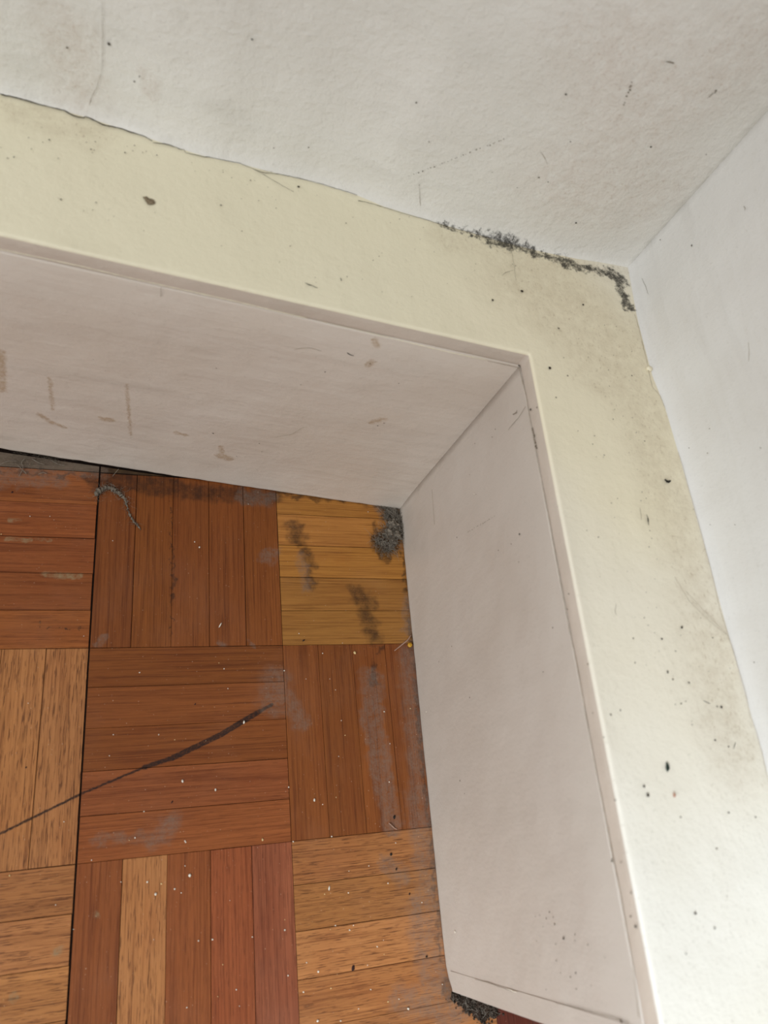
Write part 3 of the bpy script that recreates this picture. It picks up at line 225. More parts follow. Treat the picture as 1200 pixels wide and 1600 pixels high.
def wood():
    """varnished parquet: the strip's own colour comes from the object, the grain runs along its local x"""
    t = NT('varnished_parquet'); p = t.pos()
    oi = t.n('ShaderNodeObjectInfo'); tc = t.n('ShaderNodeTexCoord').outputs['Object']
    off = t.vec('SCALE', (37.0, 91.0, 13.0), scale=oi.outputs['Random'])
    lp = t.vec('ADD', tc, off)
    base = oi.outputs['Color']
    g1 = t.noise(t.vec('MULTIPLY', lp, (5, 95, 40)), 1.0, 5, .62, .9)       # growth bands
    g2 = t.noise(t.vec('MULTIPLY', lp, (22, 520, 200)), 1.0, 4, .65, .3)    # fibres
    g3 = t.noise(t.vec('MULTIPLY', lp, (105, 1900, 500)), 1.0, 2, .5, .3)   # short open pores
    g4 = t.noise(t.vec('MULTIPLY', lp, (18, 40, 40)), 1.0, 3, .5)           # cloudy colour
    g5 = t.noise(t.vec('MULTIPLY', lp, (11, 1300, 400)), 1.0, 3, .6, .2)    # finest lengthwise lines
    dark = t.mix(1.0, base, (.42, .32, .25, 1), 'MULTIPLY')
    lite = t.mix(1.0, base, (1.22, 1.25, 1.28, 1), 'MULTIPLY')
    c = t.mix(t.step(g1, .52, .74, 0, .6), base, dark)
    c = t.mix(t.step(g1, .46, .28, 0, .75), c, lite)
    c = t.mix(t.step(g4, .5, .75, 0, .35), c, t.mix(1.0, base, (.75, .55, .42, 1), 'MULTIPLY'))
    c = t.mix(t.step(g2, .50, .72, 0, .62), c, dark)
    c = t.mix(t.step(g5, .48, .70, 0, .6), c, dark)
    c = t.mix(t.step(g5, .46, .30, 0, .45), c, lite)
    c = t.mix(t.math('MULTIPLY', t.step(g3, .565, .64, 0, .85), oi.outputs['Alpha']), c, t.mix(1.0, base, (.22, .16, .13, 1), 'MULTIPLY'))
    # marks with a place of their own
    wp = t.warp(.013, 150)
    ws = t.warp(.0012, 600)
    fine = t.noise(p, 700, 5, .75); mid = t.noise(p, 190, 5, .7)
    gm = t.math('MULTIPLY', t.caps(wp, GRIME), t.math('MULTIPLY_ADD', mid, 2.2, -.35, clamp=True))
    c = t.mix(t.math('MULTIPLY', gm, .76), c, lin(42, 27, 18))
    sm = t.caps(ws, SCRATCH)
    c = t.mix(t.math('MULTIPLY', sm, t.math('MULTIPLY_ADD', fine, 2.2, -.2, clamp=True)), c, lin(38, 22, 17))
    dm = t.caps(wp, DUST)
    df = t.math('MULTIPLY', dm, t.math('MULTIPLY_ADD', t.math('MULTIPLY', fine, mid), 5.0, -.6, clamp=True))
    c = t.mix(t.math('MULTIPLY', df, .56), c, lin(118, 101, 89))
    film = t.step(t.noise(p, 16, 5, .6), .45, .75, 0, .07)                  # thin haze of dust all over
    c = t.mix(film, c, lin(150, 120, 105))
    speck = t.step(t.noise(p, 1100, 1, .3), .775, .80, 0, .7)              # the finest dust
    c = t.mix(speck, c, lin(190, 165, 140))
    pm = t.math('MULTIPLY', t.caps(t.warp(.004, 260), PALE), t.math('MULTIPLY_ADD', mid, 3.0, -1.1, clamp=True))
    c = t.mix(pm, c, lin(140, 122, 92))
    t.put(t.b.inputs['Base Color'], c)
    t.put(t.b.inputs['Roughness'], t.math('ADD', t.math('MULTIPLY', dm, .35), t.math('MULTIPLY_ADD', mid, .25, .36), clamp=True))
    t.b.inputs['Specular IOR Level'].default_value = .26
    n1 = t.bump(g2, .25, .0004)
    n2 = t.bump(g3, .3, .0003, n1)
    t.put(t.b.inputs['Normal'], t.bump(t.noise(p, 40, 3, .5), .35, .0015, n2))
    return t.m

M_WOOD = wood()
M_GAP = simple('black_joint_filler', lin(30, 20, 15), .9, .1, .5, 900)
STAINS = [(WALL_STAIN, lin(176, 152, 132), .55, 'soft'), (MOULD, lin(38, 34, 28), .95, 'mould')]
M_WALLB = paint('aged_wall_paint', lin(220, 217, 210), lin(214, 211, 203), .55, (.35, .35, 1.1), .0011, STAINS)
M_WALLR = paint('brushed_wall_paint', lin(213, 211, 207), lin(207, 204, 199), .5, (1.4, .12, 1.2), .0005, [(MOULD, lin(38, 34, 28), .8, 'mould')])
M_LEDGE = paint('yellowed_ledge_paint', lin(229, 226, 217), lin(224, 220, 208), .42, (.5, .16, .5), .0006,
                [(YELLOWED_LIGHT_FADE, lin(226, 218, 190), .9, 'even'), (CREAMY, lin(225, 214, 188), .55, 'even'), (SMUDGE, lin(160, 138, 108), .5, 'soft'), (MOULD, lin(40, 36, 29), .95, 'mould')], 9.0, .42)
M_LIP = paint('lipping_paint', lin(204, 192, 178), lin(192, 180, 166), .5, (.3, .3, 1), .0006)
M_PANB = paint('taupe_back_panel_paint', lin(208, 198, 186), lin(202, 190, 176), .42, (.12, 1, 1.2), .0004, [(BROWN_DRIPS, lin(150, 116, 68), .55, 'drip')])
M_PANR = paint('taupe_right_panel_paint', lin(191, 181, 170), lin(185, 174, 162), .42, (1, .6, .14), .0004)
M_CRACK = simple('open_crack', lin(66, 58, 48), .9, .1, .4, 900)
M_HAIR = simple('hairline_crack', lin(160, 146, 126), .8, .1, .3, 900)
M_SCR = simple('grey_scuff', lin(120, 108, 92), .8, .1, .3, 900)
M_INK = simple('black_speck', lin(36, 32, 28), .6, .2, .3, 900)
M_SPECK = simple('brown_dirt_speck', lin(104, 92, 74), .8, .1, .6, 300)
M_WHITE = simple('white_chip', lin(236, 228, 212), .6, .3, .2, 900)
M_CREAM = simple('cream_seed', lin(225, 196, 140), .5, .3, .25, 900)
M_DUST = simple('grey_lint', lin(132, 122, 109), 1.0, .05, .45, 900)
M_DUST2 = simple('pale_lint_fibre', lin(150, 141, 128), 1.0, .05, .3, 900)
M_GRIT = simple('mixed_grit', lin(70, 60, 52), 1.0, .05, .75, 700)
M_DIRT = simple('dark_dirt', lin(62, 50, 42), 1.0, .05, .6, 1500)
M_CHIP = simple('bare_plaster_chip', lin(148, 132, 108), .9, .1, .6, 1300)
M_BEAD = simple('amber_bead', lin(190, 140, 30), .25, .5, .3, 900)
M_FIBRE = simple('pale_fibre', lin(160, 128, 110), .7, .2)
M_GREEN = simple('dark_green_paint_fleck', lin(28, 44, 36), .5, .3)
M_PINK = simple('pinkish_brown_fleck', lin(176, 134, 112), .6, .3)

# ------------------------------------------------------------------ floor slab and parquet
def slab(name, x0, y0, z0, x1, y1, z1, mat, **kw):
    bm = bmesh.new(); bmesh.ops.create_cube(bm, size=1)
    for v in bm.verts: v.co = Vector(((x0+x1)/2+v.co.x*(x1-x0), (y0+y1)/2+v.co.y*(y1-y0), (z0+z1)/2+v.co.z*(z1-z0)))
    me = bpy.data.meshes.new(name); bm.to_mesh(me); bm.free()
    return link(name, me, mat, **kw)
floor = slab('floor', -.96, -.96, -.04, .30, .30, -.0006, M_GAP, kind='structure')

def clip(poly, n, d):
    """keep the side n.p <= d of a convex polygon"""
    out = []
    for a, b in zip(poly, poly[1:]+poly[:1]):
        da, db = n.dot(a)-d, n.dot(b)-d
        if da <= 0: out.append(a)
        if da*db < 0: out.append(a.lerp(b, da/(da-db)))
    return out
def finger_mesh(poly, tilt=(0, 0)):
    bm = bmesh.new(); c = sum(poly, Vector((0, 0)))/len(poly)
    def ring(inset, z):
        vs = []
        n = len(poly)
        for i in range(n):
            p0, p, p1 = poly[i-1], poly[i], poly[(i+1) % n]
            e0 = (p-p0).normalized(); e1 = (p1-p).normalized()
            q = p+Vector((-e0.y, e0.x))*inset+Vector((-e1.y, e1.x))*inset
            vs.append(bm.verts.new((q.x, q.y, z+tilt[0]*(q.x-c.x)+tilt[1]*(q.y-c.y) if z > -.0005 else z)))
        return vs
    rs = [ring(0, -.006), ring(0, -.00015), ring(.00012, 0)]
    n = len(poly)
    for a, b in zip(rs, rs[1:]):
        for i in range(n): bm.faces.new((a[i], a[(i+1) % n], b[(i+1) % n], b[i]))
    bm.faces.new(rs[-1]); bm.normal_update()
    me = bpy.data.meshes.new('parquet_finger'); bm.to_mesh(me); bm.free(); return me
T = {'dk': (124, 69, 29), 'or': (147, 84, 40), 'yl': (166, 112, 52), 'yb': (152, 103, 50), 'gy': (98, 88, 72), 'gd': (84, 66, 46), 'lt': (171, 114, 66), 'tan': (156, 102, 57), 'rd': (138, 74, 40), 'md': (136, 76, 38), 'pu': (132, 74, 48), 'dr': (84, 36, 24)}
PORES = {'dk': .22, 'or': .4, 'yl': .12, 'yb': .12, 'gy': .3, 'gd': .3, 'lt': .9, 'tan': .8, 'rd': .45, 'md': .3, 'pu': .4, 'dr': .2}
BLOCKS = {  # (column, row): strip colours; rows/columns of 120 mm blocks, origin at the centre joint
    (-2, 0): ['or', 'md', 'md', 'md', 'or'], (-1, 0): ['dk', 'dk', 'dk', 'dk', 'dk'], (0, 0): ['yl', 'yl', 'yl', 'yb', 'yb'],
    (-2, -1): ['tan', 'lt', 'tan', 'lt', 'lt'], (-1, -1): ['dk', 'dk', 'dk', 'md', 'md'], (0, -1): ['dk', 'dk', 'dk', 'dk', 'dk'],
    (-2, -2): ['tan', 'lt', 'lt', 'tan', 'lt'], (-1, -2): ['md', 'lt', 'md', 'rd', 'pu'], (0, -2): ['tan', 'tan', 'lt', 'tan', 'tan'],
    (1, -2): ['dr']*5, (1, -3): ['dr', 'rd', 'md', 'md', 'md'],
    (-2, 1): ['gy']*5, (-1, 1): ['gd']*5, (0, -3): ['rd', 'md', 'dk', 'md', 'rd']}
B = .12; W5 = B/5
SHARED = {}
def add_finger(poly2, horiz, colkey, jit):
    c = sum(poly2, Vector((0, 0)))/len(poly2)
    loc = [p-c for p in poly2]
    if not horiz: loc = [Vector((p.y, -p.x)) for p in loc]     # grain along local x
    key = tuple((round(p.x, 4), round(p.y, 4)) for p in loc)
    full = len(poly2) == 4
    if key in SHARED: me = SHARED[key]
    else:
        me = finger_mesh(loc, (rnd.uniform(-.002, .002), rnd.uniform(-.004, .004))); me.materials.append(M_WOOD)
        SHARED[key] = me
    o = bpy.data.objects.new('parquet_finger', me); COL.objects.link(o); o.parent = floor
    o.location = (c.x, c.y, rnd.uniform(-.00010, .00006))
    if not horiz: o.rotation_euler = (0, 0, math.pi/2)
    k = rnd.uniform(.94, 1.06); col = lin(*T[colkey])
    o.color = (col[0]*k*jit[0], col[1]*k*jit[1], col[2]*k*jit[2], PORES.get(colkey, .3))    # alpha: how open the pores are
EDGE = .005    # the strips run this far under the boxing
END_Y = -.20990
for col in range(-5, 2):
    for row in range(-5, 2):
        if col == 1 and row > -2: continue
        horiz = (col+row) % 2 == 0 or row == 1
        cols = BLOCKS.get((col, row)) or [rnd.choice(['md', 'dk', 'tan', 'rd', 'or']) for _ in range(5)]
        for k in range(5):
            g = rnd.choice([.00008, .0001, .00014, .0002]); gx0 = gx1 = gy0 = gy1 = g
            x0, x1, y0, y1 = col*B, col*B+B, row*B, row*B+B
            if horiz: y0 = row*B+k*W5; y1 = y0+W5
            else: x0 = col*B+k*W5; x1 = x0+W5
            key = cols[k]
            if horiz and (col, row) in BLOCKS: key = cols[4-k]       # lists read from the back forward
            # the black joint left of the middle column is open by two millimetres
            if abs(x1+B) < 1e-6: gx1 = .0006+.0002*(k % 2)
            if row == 1 and k == 0: gy0 = .0005
            if abs(x0+B) < 1e-6: gx0 = .0004
            poly = [Vector((x0+gx0, y0+gy0)), Vector((x1-gx1, y0+gy0)), Vector((x1-gx1, y1-gy1)), Vector((x0+gx0, y1-gy1))]
            nb = Vector((NB.x, NB.y)); nr = Vector((NR.x, NR.y)); k2 = Vector((K.x, K.y))
            poly = clip(poly, nb, nb.dot(k2)+(-.0021 if row == 1 else -.0009 if col < 0 else EDGE))     # an open black gap at the foot of the back boxing
            if len(poly) < 3: continue
            if col == 1:
                poly = clip(poly, Vector((0, 1)), -.2165)
                if len(poly) >= 3: poly = clip(poly, Vector((1, 0)), .21)
            elif not (row <= -3 or (horiz and y1 < -.2155)):
                poly = clip(poly, nr, nr.dot(k2)+EDGE)
            if len(poly) < 3: continue
            area2 = abs(sum(a.x*b.y-b.x*a.y for a, b in zip(poly, poly[1:]+poly[:1])))/2
            if area2 < 2e-6: continue
            add_finger(poly, horiz, key, (1, rnd.uniform(.98, 1.02), rnd.uniform(.93, 1.07)))
# worm and nail holes in the strips
def disc_stuff(name, items, mat, parent, lift=.00012):
    """small irregular flat spots lying on the surface: items = (point, normal, radius x, radius y, turn)"""
    V, F = [], []
    for p, n, rx, ry, a in items:
        u = n.orthogonal().normalized(); v = n.cross(u); u, v = u*math.cos(a)+v*math.sin(a), v*math.cos(a)-u*math.sin(a)
        i0 = len(V); m = 8
        V.append(p+n*(lift*1.6))
        for k in range(m):
            t = 2*math.pi*k/m; s = rnd.uniform(.65, 1.2)
            V.append(p+n*lift*.4+u*(rx*s*math.cos(t))+v*(ry*s*math.sin(t)))
        F += [(i0, i0+1+k, i0+1+(k+1) % m) for k in range(m)]
    o = link(name, mesh(name, V, F), mat, parent); o['kind'] = 'stuff'; return o
M_KNOT = simple('dark_knot', lin(44, 14, 10), .5, .3)
disc_stuff('knot', [(mm(q), Z, q[3]*.00085, q[3]*.0006, .2) for q in HOLES], M_KNOT, floor, .00025)

# ------------------------------------------------------------------ boxing panels
def panel(name, P0, dirv, nrm, length, thick, z1, zgap, mat, bow=0.0, ragged=0.0, chip=False):
    """a painted board standing on edge: front face is a grid, its foot slightly ragged; nrm points into the wall"""
    nx = max(int(length/.006), 2); prof = [(0, 0), (.0015, 0), (.012, 0), (.024, 0), (.036, 0), (.05, 0), (.08, 0), (.12, 0), (.16, 0), (z1-.0012, 0), (z1-.0003, .0003), (z1, .0012)]
    V, F = [], []; m = len(prof)
    for i in range(nx+1):
        s = length*i/nx
        foot = zgap(s)+ragged*max(0, noise.noise(Vector((s*120, 3, 1))))*.9+ragged*.5*noise.noise(Vector((s*420, 7, 1)))
        if chip: foot += .007*max(0, (s-length+.016)/.016)**2
        for z, inn in prof:
            zz = foot if z == 0 else max(z, foot+.0008*(1+prof.index((z, inn))*.05))
            b = bow*max(0, 1-zz/.045)**2
            wv = .0004*noise.noise(Vector((s*14, zz*16, 5)))
            V.append(P0+dirv*s+nrm*(inn-b+wv)+Z*zz)
        V.append(P0+dirv*s+nrm*thick+Z*z1); V.append(P0+dirv*s+nrm*thick+Z*foot)
    M2 = m+2
    for i in range(nx):
        for j in range(M2):
            a = i*M2+j; b2 = i*M2+(j+1) % M2
            F.append((a, a+M2, b2+M2, b2))
    F.append(tuple(range(M2))); F.append(tuple(reversed(range(nx*M2, nx*M2+M2))))
    me = mesh(name, V, F); bm = bmesh.new(); bm.from_mesh(me); bmesh.ops.recalc_face_normals(bm, faces=bm.faces[:]); bm.to_mesh(me); bm.free()
    o = link(name, me, mat)
    for p in me.polygons: p.use_smooth = len(p.vertices) == 4
    return o
zt = H-LIP-.0006
bb = panel('baseboard_back', K-UB*.018, UB, NB, 1.0, .018, zt, lambda s: .0006+max(0, s-.13)*.016, M_PANB, .0016, .0012); bb['kind'] = 'structure'
br = panel('baseboard_right', K-UR*.0006, UR, NR, .3164, .018, zt, lambda s: .0005, M_PANR, 0, .0008, True); br['kind'] = 'structure'
# the chipped foot of the end of the right panel and its hidden end face
endp = panel('end_panel', K+UR*.3158+NR*.018, NR, -UR, .0775, .018, zt, lambda s: .0012, M_PANR, 0, .0005); endp.parent = br
q0 = K+UR*.3052; q1 = K+UR*.3156
bv = [q+NR*o_+Z*z for z in (.0075, zt-.001) for q, o_ in ((q0, .0002), (q1, .0002), (q1, -.00022), (q0, -.00022))]
bat = link('end_batten', mesh('end_batten', bv, [(0, 1, 2, 3), (7, 6, 5, 4), (0, 4, 5, 1), (1, 5, 6, 2), (2, 6, 7, 3), (3, 7, 4, 0)]), M_PANR, br)

# ------------------------------------------------------------------ ledge board (L-shaped, with rounded front edge)
def seam_at(P, t):      # interpolation by fraction of length
    return t
def resample(pts, n, key):
    out = []
    P = [mm(p) for p in pts]
    k0, k1 = P[0][key], P[-1][key]
    for i in range(n+1):
        v = k0+(k1-k0)*i/n
        for a, b in zip(P, P[1:]):
            lo, hi = sorted((a[key], b[key]))
            if lo-1e-9 <= v <= hi+1e-9:
                t = 0 if abs(b[key]-a[key]) < 1e-9 else (v-a[key])/(b[key]-a[key]); out.append(a.lerp(b, t)); break
    return out
def ledge_strip(front, seam, inward):
    """rows across: lipping face, rounded arris, board, up to the wall"""
    R = .0014; V = []
    for f, s in zip(front, seam):
        a = s-f; L = a.length; a = a.normalized()
        j = .0003*noise.noise(Vector((f.x*60, f.y*60, 2)))
        row = [f+inward*.016+Z*(H-LIP), f+inward*.0003+Z*(H-LIP), f+inward*.0001+Z*(H-LIP+.0004), f+Z*(H-LIP+.0012), f+Z*(H-LIP*.5), f+Z*(H-R)]
        for k in (1, 2, 3):
            t = math.pi/2*k/3; row.append(f+inward*(R*(1-math.cos(t)))+Z*(H-R+R*math.sin(t)))
        for k in (.01, .12, .3, .5, .7, .88, .97):
            row.append(f+inward*R+a*((L-R)*k)+Z*(H+.00045*noise.noise(Vector((f.x*18+k, f.y*18, k*4)))))
        row.append(s+a*.001+Z*(H+.0002))
        row.append(s+a*.0075+Z*(H+.0002))
        row.append(s+a*.0075+Z*(H-LIP))
        V.append([q+Z*j*(0 if i > 7 else .3) for i, q in enumerate(row)])
    return V
N = 120
Tb = K.copy()
front_b = [K+UB*(.985*(i/N)**1.3) for i in range(N+1)]
front_r = [K+UR*(.3158*i/N) for i in range(N+1)]
sb = [mm(p) for p in SEAM_BACK][::-1]; sr = [mm(p) for p in SEAM_RIGHT]
def along(P, u, org, length0, length1, frac):
    """point of polyline P at the given distance along direction u"""
    tgt = length0+(length1-length0)*frac
    for a, b in zip(P, P[1:]):
        da, db = u.dot(a-org), u.dot(b-org)
        if da-1e-9 <= tgt <= db+1e-9: return a.lerp(b, (tgt-da)/max(db-da, 1e-9))
    return P[-1].copy()
W0 = sb[0]
seam_b = [along(sb, UB, K, UB.dot(W0-K), .985, (i/N)**1.3) for i in range(N+1)]
seam_r = [along(sr, UR, K, UR.dot(W0-K), .3158, i/N) for i in range(N+1)]
def grid_mesh(name, rows, flip=False):
    m = len(rows[0]); V = [q for r_ in rows for q in r_]; F = []
    for i in range(len(rows)-1):
        for j in range(m-1):
            q = (i*m+j, (i+1)*m+j, (i+1)*m+j+1, i*m+j+1)
            F.append(q[::-1] if flip else q)
    return V, F
rb = ledge_strip(front_b, seam_b, NB); rr = ledge_strip(front_r, seam_r, NR)
# share the mitre row so the paint runs round the corner unbroken
for j in range(len(rb[0])):
    q = (rb[0][j]+rr[0][j])*.5; rb[0][j] = q; rr[0][j] = q
Vb, Fb = grid_mesh('l', rb); Vr, Fr = grid_mesh('l', rr, True)
m_ = len(rb[0]); nv = len(Vb); Fr = [tuple(k if k < m_ else k+nv-m_ for k in fc) for fc in Fr]
Fr.append(tuple(range(nv+len(Vr)-2*m_, nv+len(Vr)-m_))[::-1])
me = mesh('trim_1', Vb+Vr[m_:], Fb+Fr)
bm = bmesh.new(); bm.from_mesh(me); bmesh.ops.recalc_face_normals(bm, faces=bm.faces[:])
if sum(fc.normal.z*fc.calc_area() for fc in bm.faces if abs(fc.calc_center_median().z-H) < .002) < 0: bmesh.ops.reverse_faces(bm, faces=bm.faces[:])
bm.to_mesh(me); bm.free()
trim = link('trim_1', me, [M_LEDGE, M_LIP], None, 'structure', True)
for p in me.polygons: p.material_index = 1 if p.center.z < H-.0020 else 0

# ------------------------------------------------------------------ walls
def wall(name, seam, nrm, mat):
    P = resample(seam, 150, 0 if abs(nrm.y) > .5 else 1)
    ext = .012                      # run past the corner, so the two walls meet without a slit
    if abs(nrm.y) > .5: P.append(P[-1]+Vector((ext, 0, 0)))
    else: P.insert(0, P[0]+Vector((.0, ext, 0)))
    zs = [0, .19, H-.0004, H+.0003, H+.0008, H+.0016, H+.003, H+.0055, H+.009, H+.012, .22, .25, .29, .33, .40, .6, 1.0, 1.6, 2.4]
    rows = []
    for q in P:
        row = []
        for z in zs:
            k = (z-H)/.012
            off = .004 if (k < -.05 or k > 1) else .004*(1-(1-max(k, 0))**2)**.5 if k > 0 else 0
            off = .004 if z < H-.001 else (0 if z <= H else off)
            row.append(q+nrm*(off+.0009*noise.noise(Vector((q.x*12, q.y*12, z*12)))*min(1, max(0, k*.2)))+Z*z)
        row.append(q+nrm*.1+Z*2.4); row.append(q+nrm*.1); rows.append(row)
    m = len(rows[0]); V = [q for r_ in rows for q in r_]; F = []
    for i in range(len(rows)-1):
        for j in range(m):
            F.append((i*m+j, (i+1)*m+j, (i+1)*m+(j+1) % m, i*m+(j+1) % m))
    F.append(tuple(range(m))); F.append(tuple(range((len(rows)-1)*m, len(rows)*m))[::-1])
    me = mesh(name, V, F); bm = bmesh.new(); bm.from_mesh(me); bmesh.ops.recalc_face_normals(bm, faces=bm.faces[:]); bm.to_mesh(me); bm.free()
    o = link(name, me, mat, None, 'structure')
    for p in me.polygons: p.use_smooth = len(p.vertices) == 4 and p.center.z < 2.39
    return o
wall_back = wall('wall_back', SEAM_BACK, NB, M_WALLB)
wall_right = wall('wall_right', SEAM_RIGHT, NR, M_WALLR)

# ------------------------------------------------------------------ cracks, scuffs and specks
PAR = {'trim_back': (trim, Z), 'wall_back': (wall_back, -NB), 'wall_right': (wall_right, -NR), 'base_back': (bb, -NB), 'base_right': (br, -NR)}
KIND = {'crack': M_CRACK, 'hairline': M_HAIR, 'scratch': M_SCR, 'ink': M_INK, 'white': M_WHITE}
NAME = {'crack': 'crack', 'hairline': 'hairline_crack', 'scratch': 'scratch', 'ink': 'black_mark', 'white': 'paint_chip'}
LIFT = {'trim_back': .0006, 'wall_back': .0006, 'wall_right': .0006, 'base_back': .0005, 'base_right': .0005}
def ribbon(surf, kind, pts):
    par, n = PAR[surf]; P = []
    for a, b in zip(pts, pts[1:]):
        A, Bq = mm(a), mm(b); k = max(int((Bq-A).length/.0012), 1)
        for i in range(k): t = i/k; P.append((A.lerp(Bq, t), a[3]*(1-t)+b[3]*t))
    P.append((mm(pts[-1]), pts[-1][3]))
    if surf == 'trim_back':        # where the line runs up on the rounded foot of the wall, follow it
        Q = []
        for q, wd in P:
            for n_, P_, u_, L_ in ((NB, sb, UB, .985), (NR, sr, UR, .3158)):
                t0 = UB.dot(W0-K) if u_ is UB else UR.dot(W0-K)
                t_ = u_.dot(q-K)
                if t0 < t_ < L_:
                    dd = n_.dot(q-along(P_, u_, K, t0, L_, (t_-t0)/(L_-t0)))
                    if dd > .0003: q = q-n_*(dd-.0003)
            Q.append((q+Z*.0003, wd))
        P = Q
    V, F = [], []
    for i, (q, wd) in enumerate(P):
        d = (P[min(i+1, len(P)-1)][0]-P[max(i-1, 0)][0]).normalized(); s = n.cross(d).normalized()
        q = q+s*rnd.uniform(-.00016, .00016); wd = wd*.001*rnd.uniform(.55, 1.15)
        V += [q+s*wd*.5+n*LIFT[surf], q+n*(LIFT[surf]+.00012), q-s*wd*.5+n*LIFT[surf]]
    for i in range(len(P)-1):
        a = i*3; F += [(a, a+3, a+4, a+1), (a+1, a+4, a+5, a+2)]
    if kind == 'ridge':
        bm = bmesh.new(); tube_into(bm, [q-n*.00005 for q, _ in P], [wd*.00045*rnd.uniform(.5, 1.1) for _, wd in P], 5); bm_obj('paint_ridge', bm, M_LEDGE, par); return
    link(NAME[kind], mesh(NAME[kind], V, F), KIND[kind], par)
for s in RIBBONS: ribbon(*s)
for surf, items in SPECKS:
    par, n = PAR[surf]
    disc_stuff('dirt_speck', [(mm(q)+n*LIFT[surf], n, q[3]*.00078*rnd.uniform(.7, 1.1), q[3]*.00062, rnd.uniform(0, 3)) for q in items if q[3] < .75], M_SPECK, par)
    disc_stuff('dark_speck', [(mm(q)+n*LIFT[surf], n, q[3]*.0008*rnd.uniform(.7, 1.1), q[3]*.00065, rnd.uniform(0, 3)) for q in items if q[3] >= .75], M_CRACK, par)
par, n = PAR[WHITE_DOTS[0]]
disc_stuff('paint_chip', [(mm(q)+n*.0005, n, q[3]*.0007, q[3]*.0010, .3) for q in WHITE_DOTS[1]], M_WHITE, par)
def flat_patch(name, pts, mat, parent, n, lift):
    c = sum((mm(p) for p in pts), Vector())/len(pts); V = [c+n*(lift+.0003)]; F = []
    m = len(pts)*3
    for i in range(len(pts)):
        a, b = mm(pts[i]), mm(pts[(i+1) % len(pts)])
        for t in (0, .33, .67): q = a.lerp(b, t); V.append(c+(q-c)*rnd.uniform(.8, 1.12)+n*lift)
    F = [(0, 1+i, 1+(i+1) % m) for i in range(m)]
    return link(name, mesh(name, V, F), mat, parent)
o = flat_patch('bare_patch', CHIP, M_CHIP, trim, Z, .0005); o['label'] = 'chipped spot of bare grey-brown plaster in the cream paint'
def blob(name, items, mat, parent=None, sub=2, rough=.35, freq=500, flat=1.0, origin=None):
    """lumpy body grown from overlapping balls, fused by a remesh, so it stays one skin"""
    org = origin or Vector((0, 0, 0))
    bm = bmesh.new()
    for p, r_ in items:
        res = bmesh.ops.create_icosphere(bm, subdivisions=sub, radius=r_)
        for v in res['verts']:
            d = v.co.copy(); k = 1+rough*noise.noise((d+p)*freq)+rough*.6*noise.noise((d+p)*freq*2.7)
            k = max(k, .25); v.co = Vector((d.x*k, d.y*k, d.z*k*flat))+p-org
    me = bpy.data.meshes.new(name); bm.to_mesh(me); bm.free()
    o = link(name, me, mat, parent, None, True); o.location = org if parent is None else (0, 0, 0); return o
q = mm(BLISTER[0])
o = blob('paint_blister', [(q+Z*.0004, .0019), (q+Vector((.0004, .0012, .0002)), .0012)], M_LEDGE, trim, 3, .25, 300, .7)

# ------------------------------------------------------------------ loose things
def fibres(name, centres, count, mat, parent, length, rad, zmax, org=Vector((0, 0, 0))):
    """curled lint hairs sticking out of a clump"""
    bm = bmesh.new()
    for _ in range(count):
        c, r_ = rnd.choice(centres)
        p = c+Vector((rnd.gauss(0, r_*.55), rnd.gauss(0, r_*.55), 0)); p.z = rnd.uniform(.0006, zmax)
        a = rnd.uniform(0, 6.28); L = length*rnd.uniform(.4, 1.2); P = []; curl = rnd.uniform(-350, 350)
        for i in range(7):
            P.append(p.copy()-org); a += curl*L/6+rnd.uniform(-.3, .3)
            p = p+Vector((math.cos(a), math.sin(a), rnd.uniform(-.5, .5)))*(L/6); p.z = min(max(p.z, .0004), zmax*1.2)
        tube_into(bm, P, [rad*(1-.08*i) for i in range(7)], 3)
    o = bm_obj(name, bm, mat, parent); o['kind'] = 'stuff'; return o

# long curled strand of lint by the back boxing
pts = [(mm(q)+Z*(q[3]*.0008*.55+.0001), q[3]*.00095) for q in DUST_STRAND]
org = Vector((pts[0][0].x, pts[0][0].y, 0))
bm = bmesh.new(); P, R_ = [], []
for (a, ra), (b, rb_) in zip(pts, pts[1:]):
    for i in range(7):
        t = i/7; q = a.lerp(b, t); rr_ = (ra*(1-t)+rb_*t)*(.62+.62*noise.noise(q*1300)**1)
        P.append(q+Vector((noise.noise(q*700), noise.noise(q*700+Vector((9, 0, 0))), 0))*.0007-org); R_.append(max(rr_*.85, .00022))
tube_into(bm, P, R_, 8)
for v in bm.verts: v.co += Vector((noise.noise(v.co*1700), noise.noise(v.co*1700+Vector((5, 5, 5))), noise.noise(v.co*1700+Vector((8, 1, 2)))))*.0007; v.co.z = max(v.co.z, .0001)
strand = bm_obj('lint_strand', bm, M_DUST); strand.location = org
tag(strand, 'curled tail of grey lint lying by the back boxing, far left', 'lint')
fibres('lint_fibre', [(q, .0022) for q, _ in pts[:9]], 90, M_DUST2, strand, .006, .00007, .0034, org)
fibres('lint_fibre', [(q, .0012) for q, _ in pts[8:]], 26, M_DUST, strand, .005, .00006, .0012, org)

